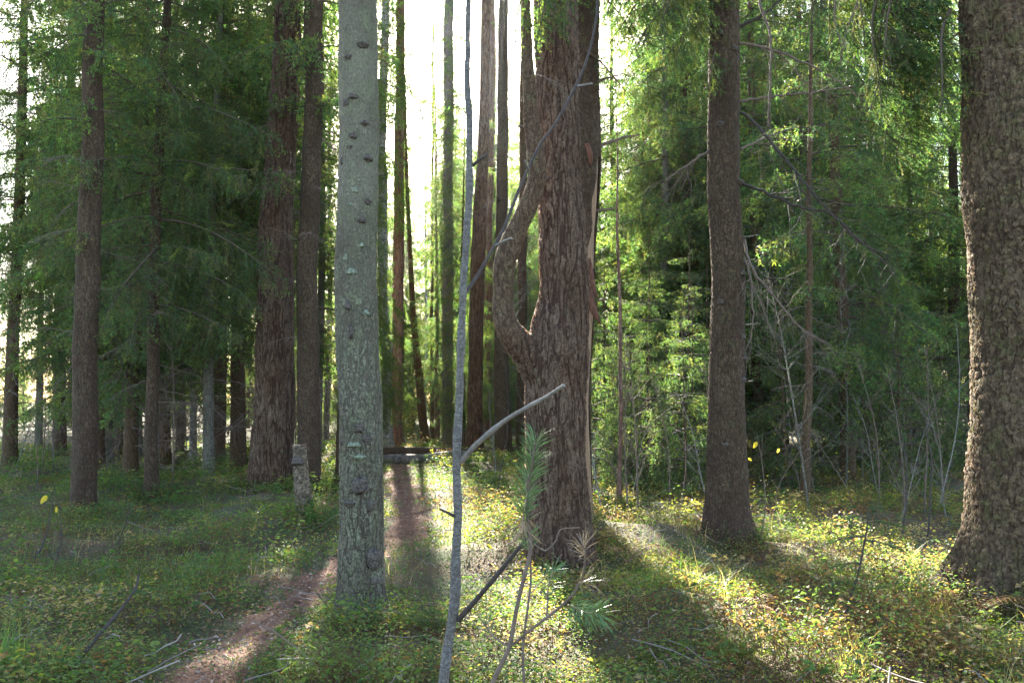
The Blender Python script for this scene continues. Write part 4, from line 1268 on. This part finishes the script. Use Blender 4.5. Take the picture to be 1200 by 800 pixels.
part_limb([(597, 757, 3.5, 0), (585, 750, 3, .02), (575, 742, 2.6, .04), (566, 728, 2, .05)], 'twig')
part_limb([(624, 636, 2.6, 0), (640, 645, 2.6, -.04), (652, 632, 2.2, -.06), (657, 620, 2, -.06), (680, 618, 1.8, -.08)], 'twig')

def shoot(pxs, n, nl, tint, name='needles', back=.9, fwd=.8, r=.0022, nw=.0016, hangz=0.0):
    """needles round a shoot axis through (px, py, dY)"""
    ax_ = smooth_path([P(a, b, YP + c) for a, b, c in pxs], .01) - foot
    m = MB()
    tt = np.linspace(0, 1, len(ax_))
    tube_into(m, ax_, r * (1 - .5 * tt), 6, (.30, .23, .14), 0)
    T = unit(np.gradient(ax_, axis=0))
    u = rng.random(n); i = np.minimum((u * len(ax_)).astype(int), len(ax_) - 1)
    p = ax_[i]; t = T[i]
    R = rng.normal(size=(n, 3)); R -= t * (R * t).sum(1)[:, None]; R = unit(R)
    d = unit(t * fwd + R * back + np.array([0, 0, hangz]))
    L = nl * (.75 + .4 * rng.random(n))
    s = unit(np.cross(d, rng.normal(size=(n, 3))))
    bend = unit(rng.normal(size=(n, 3))) * .06 * L[:, None]
    mid = p + d * L[:, None] * .5 + bend; tip = p + d * L[:, None] + np.array([0, 0, -.10]) * L[:, None]
    w = nw * .5
    v = np.stack([p - s * w * .6, p + s * w * .6, mid - s * w, mid + s * w, tip], 1).reshape(-1, 3)
    o = np.arange(n)[:, None] * 5
    c = np.repeat(np.asarray(tint) * (.7 + .6 * rng.random((n, 1))), 5, 0)
    m.add(v, o + np.array([[0, 1, 3, 2]]), c, 1)
    n0 = m.n
    m.F.append((o + np.array([[2, 3, 4]]) + n0 - len(v), 1))
    return obj(name, m, [M['stems'], M['pine_needles']], tN)
G1, G2 = (.085, .15, .050), (.075, .14, .055)
shoot([(612, 612, -.01), (617, 580, -.02), (622, 552, -.03), (627, 518, -.05)], 300, .062, G1, back=1.0, fwd=.75, hangz=.2)
shoot([(614, 622, 0), (612, 612, 0), (613, 604, -.01)], 70, .055, (.21, .145, .09), 'dry_needles', hangz=-1.4)
shoot([(640, 702, -.04), (644, 682, -.06), (648, 668, -.08)], 110, .045, G2)
shoot([(668, 708, -.1), (684, 716, -.13), (700, 718, -.15)], 150, .055, G2)
shoot([(686, 655, -.1), (684, 640, -.12)], 26, .055, (.20, .145, .10), 'dry_needles')
shoot([(679, 683, -.08), (690, 680, -.1)], 26, .055, (.20, .145, .10), 'dry_needles')
shoot([(620, 645, .02), (618, 632, .02)], 60, .05, G1)
shoot([(575, 742, .04), (570, 725, .05)], 40, .045, G2)

# ------------------------------------------------------------------ small things of the floor
# young fir seedling on the right
p0 = hit(990, 742)
tF = thing('spruce_seedling', 'small spruce seedling with a few green boughs on a thin dark stem, right foreground', 'seedling', p0)
d_ = p0[1]
a_ = poly_tube([(986, 748, 3.4, 0), (993, 712, 3, 0), (1006, 670, 2.6, 0), (1013, 635, 2.2, 0), (1018, 602, 1, 0)], d_); a_[:, :3] -= p0
m = MB(); tube_into(m, a_[:, :3], a_[:, 3], 7); obj('stem', m, M['dark_twig'], tF)
SEED = [spruce_bough(.35, sag=.2, per_m=330, nl=.017, nw=.0045, droop=.15, step=.035, bare=.1) for i in range(2)]
for px, py, az, ti, s in [(1018, 606, 3.4, -.1, .8), (1017, 612, 0.3, 0, .9), (1015, 628, 3.0, .1, 1.0), (1014, 633, 5.6, .05, .9), (1010, 660, 2.5, .1, .8), (988, 746, 4.2, -.3, .9), (988, 746, 0.2, -.3, .7), (990, 742, 2.6, -.3, .8)]:
    m = MB(); m.merge(SEED[int(rng.integers(0, 2))], rotz(az) @ roty(ti) * s, P(px, py, d_) - p0)
    obj('bough', m, NEED, tF)

# thin dark twig leaning at the lower left
p0 = hit(72, 800)
tw = thing('bare_twig', 'thin dark bare twig leaning out of the grass in the lower left corner', 'twig', p0)
a_ = poly_tube([(66, 812, 6, 0), (80, 790, 5.5, 0), (112, 748, 4.6, .1), (140, 716, 4, .2), (158, 690, 3, .25), (163, 672, 2, .3)], p0[1]); a_[:, :3] -= p0
m = MB(); tube_into(m, a_[:, :3], a_[:, 3], 7); obj('stem', m, M['dark_twig'], tw)

def stick(px0, py0, px1, py1, r, rise, label, mat, name='bare_twig'):
    p = hit(px0, py0); q = P(px1, py1, p[1] + rise)
    t = thing(name, label, 'twig', p)
    n = 12; u = np.linspace(0, 1, n)[:, None]
    L = np.linalg.norm(q - p)
    c = (q - p) * u + np.array([.06 * L, 0, 0]) * np.sin(u * 3.1) + rng.normal(size=(n, 3)) * .006
    c[0] = (0, 0, -.05)
    m = MB(); tube_into(m, c, r * (1 - .75 * u[:, 0]), 6)
    for k in range(5):
        i = int(rng.integers(3, n - 1)); dd = unit(c[-1] - c[0]) * .8 + rng.normal(size=3) * .5
        uu = np.linspace(0, 1, 6)[:, None]
        tube_into(m, c[i] + unit(dd) * L * .3 * uu * rng.random() + rng.normal(size=(6, 3)) * .004, r * .35 * (1 - .7 * uu[:, 0]), 4)
    obj('stem', m, mat, t)
    return t, c + p
stick(40, 660, 62, 575, .010, .3, 'thin bare twig with two yellow leaves beside the slim brown spruce', M['dark_twig'])
tt_, c = _ = stick(62, 672, 70, 580, .008, .2, 'second thin twig beside the yellow leaves at the left', M['dark_twig'])
tl, c2 = stick(890, 640, 886, 505, .008, .3, 'thin stem holding a bright yellow leaf right of the dark spruce', M['twig'])
def yellow(parent, px, py, Y, size):
    m = MB(); c0 = P(px, py, Y) - np.array(parent.location)
    r_ = np.random.default_rng(int(px + py))
    th = np.linspace(0, 2 * np.pi, 14, endpoint=False)
    x = size * .33 * np.sin(th) * (1 + .25 * np.cos(th)) * (1 + .12 * r_.normal(size=14)); z = size * (.55 * np.cos(th) + .12 * np.cos(th) ** 3)
    ca, sa = math.cos(.6 * r_.normal()), math.sin(.6 * r_.normal()); x, z = x * ca - z * sa, x * sa + z * ca
    V = np.stack([x, .15 * x * x / size + .1 * size * r_.normal() * z, z], 1) + c0
    V = np.vstack([V, (c0 + [0, .01, 0])[None]])
    m.add(V, np.array([[k, (k + 1) % 14, 14] for k in range(14)]), (.36, .28, .04))
    return obj('leaf', m, M['leaves'], parent)
yl = tt_
yellow(yl, 51, 585, c[0][1] + .1, .06); yellow(yl, 66, 597, c[0][1] + .1, .065)
yellow(tl, 885, 521, c2[0][1] + .2, .055); yellow(tl, 912, 528, c2[0][1] + .2, .055); yellow(tl, 879, 538, c2[0][1] + .2, .05)
for px0, py0, px1, py1, r, lab, mt in [
    (1055, 640, 1050, 480, .012, 'thin dark upright twig in the brush left of the scaly trunk', 'dark_twig'),
    (1083, 638, 1080, 470, .013, 'second dark upright stem in the brush nearest the scaly trunk', 'dark_twig'),
    (1098, 600, 1120, 375, .012, 'pale bent dead stem standing against the shade by the scaly trunk', 'pale_twig'),
    (1128, 690, 1190, 610, .008, 'grey twig leaning on the foot of the scaly trunk', 'twig'),
    (640, 590, 690, 470, .008, 'thin twig rising beside the foot of the forked pine', 'twig'),
    (470, 600, 480, 520, .006, 'thin twig standing at the bend of the path', 'twig'),
    (575, 600, 592, 430, .010, 'dark thin stem rising in front of the logs by the forked pine', 'dark_twig'),
    (128, 655, 152, 590, .008, 'short dark twig in the undergrowth right of the slim brown spruce', 'dark_twig'),
    (255, 640, 300, 560, .006, 'thin slanting twig in front of the old reddish pine', 'twig'),
    (795, 600, 800, 500, .008, 'thin upright twig left of the dark spruce foot', 'twig')]:
    stick(px0, py0, px1, py1, r, .3, lab, M[mt])

# ------------------------------------------------------------------ undergrowth
def cover_field(n, ymin, ymax, margin=120, power=1.0):
    """random floor points inside the view and a margin round it"""
    Y = ymin + (ymax - ymin) * rng.random(n) ** power
    px = rng.uniform(-margin, 1200 + margin, n)
    X = (px - 600) / FPX * Y
    return X, Y, px

def vnoise(x, y, s, seed):
    r_ = np.random.default_rng(seed)
    o = np.zeros_like(x)
    for k in range(6):
        a = r_.random() * 6.28; f = s * (.6 + 1.2 * r_.random()); p = r_.random() * 6.28
        o += np.sin((x * math.cos(a) + y * math.sin(a)) * f + p)
    return o / 3.2

mbL = MB()
X, Y, px = cover_field(17000, 3.6, 34, power=1.7)
pd = path_dist(X, Y)
ok = (pd > .75 + .6 * rng.random(len(X))) | (rng.random(len(X)) < .03)
for kx, ky, kr in KEEP:
    ok &= np.hypot(X - kx, Y - ky) > kr + .02
den = vnoise(X, Y, 1.6, 3)
ok &= rng.random(len(X)) < np.maximum(np.interp(Y, [7.5, 10], [.72, .5]), .75 + .9 * den)
X, Y, px = X[ok], Y[ok], px[ok]
for kx, ky, kr in KEEP:                          # plants crowd the trunk feet
    if ky < 19:
        k = int(26 + 90 * kr); aa = rng.random(k) * 6.28; rr_ = kr * (.95 + .12 * rng.random(k)) + .22 * rng.random(k) ** 2
        ok_ = path_dist(kx + rr_ * np.cos(aa), ky + rr_ * np.sin(aa)) > 1.1
        X = np.append(X, (kx + rr_ * np.cos(aa))[ok_]); Y = np.append(Y, (ky + rr_ * np.sin(aa))[ok_])
px = 600 + X / Y * FPX
n = len(X)
print('sprigs', n)
Z = gz(X, Y)
h = (.10 + .17 * rng.random(n)) * (1 + .5 * vnoise(X, Y, 1.6, 5)) * np.interp(path_dist(X, Y), [.8, 2.5], [.45, 1])
h = np.clip(h * (1 + .55 * vnoise(X, Y, 3.2, 9)), .03, .5)
PAL = np.array([[.060, .105, .028], [.095, .135, .034], [.19, .18, .04], [.16, .085, .035], [.28, .20, .10], [.05, .085, .035]])
right = np.clip((px - 420) / 500, 0, 1)
wts = np.stack([1.3 - .9 * right, 1.0 - .1 * right, .30 + .6 * right, .14 + .75 * right, .15 + .5 * right, .8 - .5 * right], 1)
wts *= np.exp(1.3 * np.stack([vnoise(X, Y, 1.3, 20 + k) for k in range(6)], 1))
cum = np.cumsum(wts / wts.sum(1, keepdims=True), 1)
sel = (rng.random((n, 1)) > cum).sum(1).clip(0, 5)
base_c = PAL[sel] * (.8 + .4 * rng.random((n, 1)))
per = 30
big = rng.random(n) < .05
small = vnoise(X, Y, 2.2, 13) > .15
lsz = .028 * np.where(big, 2.0, np.where(small, .72, 1.12)) * np.interp(Y, [4, 8, 16, 34], [.95, 1.05, 1.5, 2.6])
own = np.repeat(np.arange(n), per)
rad = (.04 + .10 * np.sqrt(rng.random(n * per))) * np.interp(Y[own], [4, 12, 34], [1, 1.3, 2.2])
an = rng.random(n * per) * 6.28
hz = h[own] * (.25 + .8 * rng.random(n * per) ** .7)
c = np.stack([X[own] + rad * np.cos(an), Y[own] + rad * np.sin(an), Z[own] + hz], 1)
lc = base_c[own] * (.78 + .44 * rng.random((n * per, 1)))
odd = rng.random(n * per) < .03
lc[odd] = np.array([.16, .09, .04]) * (.6 + .9 * rng.random((odd.sum(), 1)))
leaf_quads(mbL, c, lsz[own] * (.65 + .6 * rng.random(n * per)), lc, tilt=.55)
o = obj('bilberry_undergrowth', mbL, M['leaves'], smooth=False); o['kind'] = 'stuff'
o['label'] = 'knee low bilberry undergrowth covering the forest floor'; o['category'] = 'undergrowth'
# stems of it
near = Y < 16
idx = np.repeat(np.nonzero(near)[0], 4)
S = np.stack([X[idx] + rng.normal(size=len(idx)) * .02, Y[idx] + rng.normal(size=len(idx)) * .02, Z[idx] - .01], 1)
m = MB()
twigs(m, S, np.stack([rng.normal(size=len(idx)) * .45, rng.normal(size=len(idx)) * .45, np.ones(len(idx))], 1), h[idx] * (.7 + .5 * rng.random(len(idx))), np.zeros(len(idx)), .0017, 1, 1, 1, (0, 0, 0), wood=(.11, .055, .022), needle=False)
o = obj('undergrowth_stems', m, M['stems']); o['kind'] = 'stuff'
o['label'] = 'fine reddish stems of the bilberry undergrowth'; o['category'] = 'undergrowth'

def blades(mb, X, Y, n_per, H, spread_, wid, tints, arch=.6):
    n = len(X); own = np.repeat(np.arange(n), n_per); N = len(own)
    az = rng.random(N) * 6.28; out = np.stack([np.cos(az), np.sin(az), np.zeros(N)], 1)
    s = np.stack([-np.sin(az), np.cos(az), np.zeros(N)], 1)
    hh = H[own] * (.5 + .7 * rng.random(N)); a_ = arch * (.3 + rng.random(N))
    p0 = np.stack([X[own] + rng.normal(size=N) * spread_, Y[own] + rng.normal(size=N) * spread_, gz(X[own], Y[own]) - .01], 1)
    rows = []
    for u in (0, .35, .7, 1.0):
        c_ = p0 + out * (a_ * hh * u ** 1.8)[:, None] + np.array([0, 0, 1.0]) * (hh * (u - .38 * a_ * u ** 2.4))[:, None]
        w = wid * (1 - u * .9) * .5
        rows += [c_ - s * w, c_ + s * w]
    v = np.stack(rows, 1).reshape(-1, 3)
    f = (np.arange(N)[:, None, None] * 8 + np.array([[0, 1, 3, 2], [2, 3, 5, 4], [4, 5, 7, 6]])[None]).reshape(-1, 4)
    t = tints[rng.integers(0, len(tints), N)] * (.7 + .6 * rng.random((N, 1)))
    mb.add(v, f, np.repeat(t, 8, 0))
GT = np.array([[.09, .16, .035], [.15, .19, .04], [.07, .14, .05], [.32, .24, .11], [.36, .28, .14]])
m = MB()
X, Y, px = cover_field(2600, 3.8, 22, power=1.6)
k = (vnoise(X, Y, .9, 40) + .5 * (px > 700) + .3 * (px < 250) > .25) & (path_dist(X, Y) > 1.05)
blades(m, X[k], Y[k], 7, .16 + .26 * rng.random(k.sum()) ** 1.5, .04, .0048, GT, .95)
o = obj('grass', m, M['leaves'], smooth=False); o['kind'] = 'stuff'; o['label'] = 'sparse thin forest grass among the undergrowth'; o['category'] = 'grass'
for px_, py_, n_, H_, lab, tn in [(14, 785, 130, .42, 'long drooping green grass tussock in the lower left corner', GT[[0, 2, 2, 1]]),
                             (60, 800, 70, .34, 'smaller grass tussock right of the lower left tussock', GT[[0, 2, 1, 3]]),
                             (878, 768, 60, .30, 'bright yellow green grass tuft in the sunlit right foreground', np.array([[.26, .30, .05], [.2, .26, .05]])),
                             (1000, 790, 80, .34, 'green grass tussock under the small spruce seedling', GT),
                             (1110, 730, 90, .36, 'sunlit straw coloured grass tuft at the foot of the scaly trunk', np.array([[.40, .33, .14], [.30, .30, .08], [.35, .22, .10]])),
                             (1085, 705, 80, .34, 'paler straw tuft left of the scaly trunk foot', np.array([[.42, .34, .16], [.33, .32, .09]]))]:
    p = hit(px_, py_)
    m = MB(); blades(m, np.full(3, p[0]) + rng.normal(size=3) * .05, np.full(3, p[1]) + rng.normal(size=3) * .05, n_ // 3 + 1, np.full(3, H_), .035, .005, tn, .95)
    for i in range(len(m.V)):
        m.V[i] = (m.V[i] - p).astype(np.float32)
    o = obj('grass_tussock', m, M['leaves'], smooth=False); o.location = tuple(p); single(o, lab, 'grass tuft')

# brown fern fronds on the right
def fern(p, n, R, tint, label):
    m = MB()
    for k in range(n):
        az = k * 2.4 + rng.random(); t = np.linspace(0, 1, 16)
        L = R * (.7 + .5 * rng.random())
        ax_ = np.stack([np.cos(az) * L * t, np.sin(az) * L * t, L * (1.25 * t - 1.0 * t ** 2)], 1)
        tube_into(m, ax_, .003 * (1 - .8 * t), 4, (.14, .08, .04), 0, cap=False)
        T = unit(np.gradient(ax_, axis=0))
        S, D_, l = [], [], []
        for i in range(2, 16):
            for sgn in (-1, 1):
                S.append(ax_[i]); D_.append(T[i] * .5 + sgn * np.cross([0, 0, 1], T[i]) + np.array([0, 0, -.1])); l.append(L * .20 * math.sin(math.pi * (.12 + .85 * t[i])) + .01)
        S = np.array(S); D_ = unit(np.array(D_)); l = np.array(l)
        W = unit(np.cross(D_, np.array([0, 0, 1.0])))
        for f0_, f1_ in ((0, .4), (.4, .75), (.75, 1)):
            w0, w1 = .045 * (1 - f0_ * .7), .045 * (1 - f1_ * .95)
            a0 = S + D_ * (l * f0_)[:, None]; a1 = S + D_ * (l * f1_)[:, None]
            dz = np.array([0, 0, -.25])
            a0 = a0 + dz * (l * f0_ ** 2)[:, None]; a1 = a1 + dz * (l * f1_ ** 2)[:, None]
            v = np.stack([a0 - W * (l * w0 * 2)[:, None], a0 + W * (l * w0 * 2)[:, None], a1 + W * (l * w1)[:, None], a1 - W * (l * w1)[:, None]], 1).reshape(-1, 3)
            m.add(v, np.arange(len(v)).reshape(-1, 4), np.asarray(tint) * (.7 + .6 * rng.random()), 1)
    o = obj('dry_fern', m, [M['stems'], M['leaves']], smooth=False); o.location = tuple(p + np.array([0, 0, .06])); single(o, label, 'fern')
    return o
for px_, py_, tint, lab in [(915, 735, (.20, .10, .045), 'withered brown fern below the dark spruce in the right foreground'), (1135, 735, (.22, .11, .05), 'withered rusty fern at the foot of the scaly trunk'),
                            (735, 668, (.21, .12, .055), 'withered fern right of the foot of the forked pine')]:
    fern(hit(px_, py_), 6, .42, tint, lab)

# litter on the path and between the plants
m = MB()
X, Y, px = cover_field(5000, 4, 26, power=1.3)
mo = vnoise(X, Y, 1.9, 77) > .35
m2 = MB()
k = np.nonzero(mo)[0]
own = np.repeat(k, 40)
an = rng.random(len(own)) * 6.28; rr_ = .14 * np.sqrt(rng.random(len(own)))
c = np.stack([X[own] + rr_ * np.cos(an), Y[own] + rr_ * np.sin(an), np.zeros(len(own))], 1)
c[:, 2] = gz(c[:, 0], c[:, 1]) + .005 + .05 * rng.random(len(own)) * (1 - rr_ / .15)
okm = path_dist(c[:, 0], c[:, 1]) > 1.1
leaf_quads(m2, c[okm], .022 + .02 * rng.random(okm.sum()), np.array([.10, .13, .025]) * (.6 + .8 * rng.random((okm.sum(), 1))), tilt=1.0, aspect=.35)
o = obj('moss', m2, M['leaves'], smooth=False); o['kind'] = 'stuff'; o['label'] = 'soft green moss cushions between the bilberry plants'; o['category'] = 'moss'
i = rng.integers(0, len(PATH), 9000); u = rng.normal(size=9000) * .75
X = PATH[i, 0] + nn[i, 0] * PW[i] * u; Y = PATH[i, 1] + nn[i, 1] * PW[i] * u
X += rng.normal(size=9000) * .05; Y += rng.normal(size=9000) * .08
LT = np.array([[.22, .11, .07], [.30, .17, .11], [.14, .075, .05], [.36, .27, .20], [.25, .12, .05]])
leaf_quads(m, np.stack([X, Y, gz(X, Y) + .022 + .015 * rng.random(9000)], 1), .012 + .028 * rng.random(9000) ** 2, LT[rng.integers(0, 5, 9000)] * (.7 + .6 * rng.random((9000, 1))), tilt=.3, aspect=.6)
X, Y, px = cover_field(30000, 4, 22, power=1.5)
leaf_quads(m, np.stack([X, Y, gz(X, Y) + .01 + .10 * rng.random(30000) ** 2], 1), .018 + .027 * rng.random(30000), LT[rng.integers(0, 5, 30000)] * (.55 + .6 * rng.random((30000, 1))), tilt=.5, aspect=.5)
o = obj('leaf_litter', m, M['litter'], smooth=False); o['kind'] = 'stuff'; o['label'] = 'dry brown leaf and needle litter on the path and floor'; o['category'] = 'litter'
# fallen twigs
m = MB()
X, Y, px = cover_field(700, 4, 24, power=1.2)
for x, y in zip(X, Y):
    if path_dist(np.array(x), np.array(y)) < .7 and rng.random() < .6:
        continue
    L = .15 + .6 * rng.random() ** 2; az = rng.random() * 6.28; n = 5; t = np.linspace(-.5, .5, n)
    q = np.stack([x + np.cos(az) * L * t, y + np.sin(az) * L * t, t * 0], 1) + rng.normal(size=(n, 3)) * .012
    q[:, 2] += gz(q[:, 0], q[:, 1]) + .03 + .14 * rng.random() + t * L * .3 * rng.normal()
    tube_into(m, q, (.002 + .004 * rng.random()) * (1 - .5 * (t + .5)), 4, np.array([.20, .165, .14]) * (.5 + rng.random()))
o = obj('fallen_twigs', m, M['stems']); o['kind'] = 'stuff'; o['label'] = 'grey fallen twigs scattered in the undergrowth'; o['category'] = 'twigs'

# ------------------------------------------------------------------ air between the trunks
if HAZE:
    m = MB()
    x0, x1, y0, y1, z0, z1 = -110, 110, -12, 130, -3.0, 30
    V = np.array([[x, y, z] for z in (z0, z1) for y in (y0, y1) for x in (x0, x1)])
    m.add(V, np.array([[0, 2, 3, 1], [4, 5, 7, 6], [0, 1, 5, 4], [2, 6, 7, 3], [0, 4, 6, 2], [1, 3, 7, 5]]))
    hm = bpy.data.materials.new('thin_haze'); hm.use_nodes = True
    hm.node_tree.nodes.remove(hm.node_tree.nodes['Principled BSDF'])
    pv = hm.node_tree.nodes.new('ShaderNodeVolumePrincipled')
    pv.inputs['Color'].default_value = (.85, .92, 1, 1); pv.inputs['Density'].default_value = HAZE; pv.inputs['Anisotropy'].default_value = .82
    hm.node_tree.links.new(pv.outputs[0], hm.node_tree.nodes['Material Output'].inputs['Volume'])
    o = obj('haze', m, hm, smooth=False); o['kind'] = 'stuff'
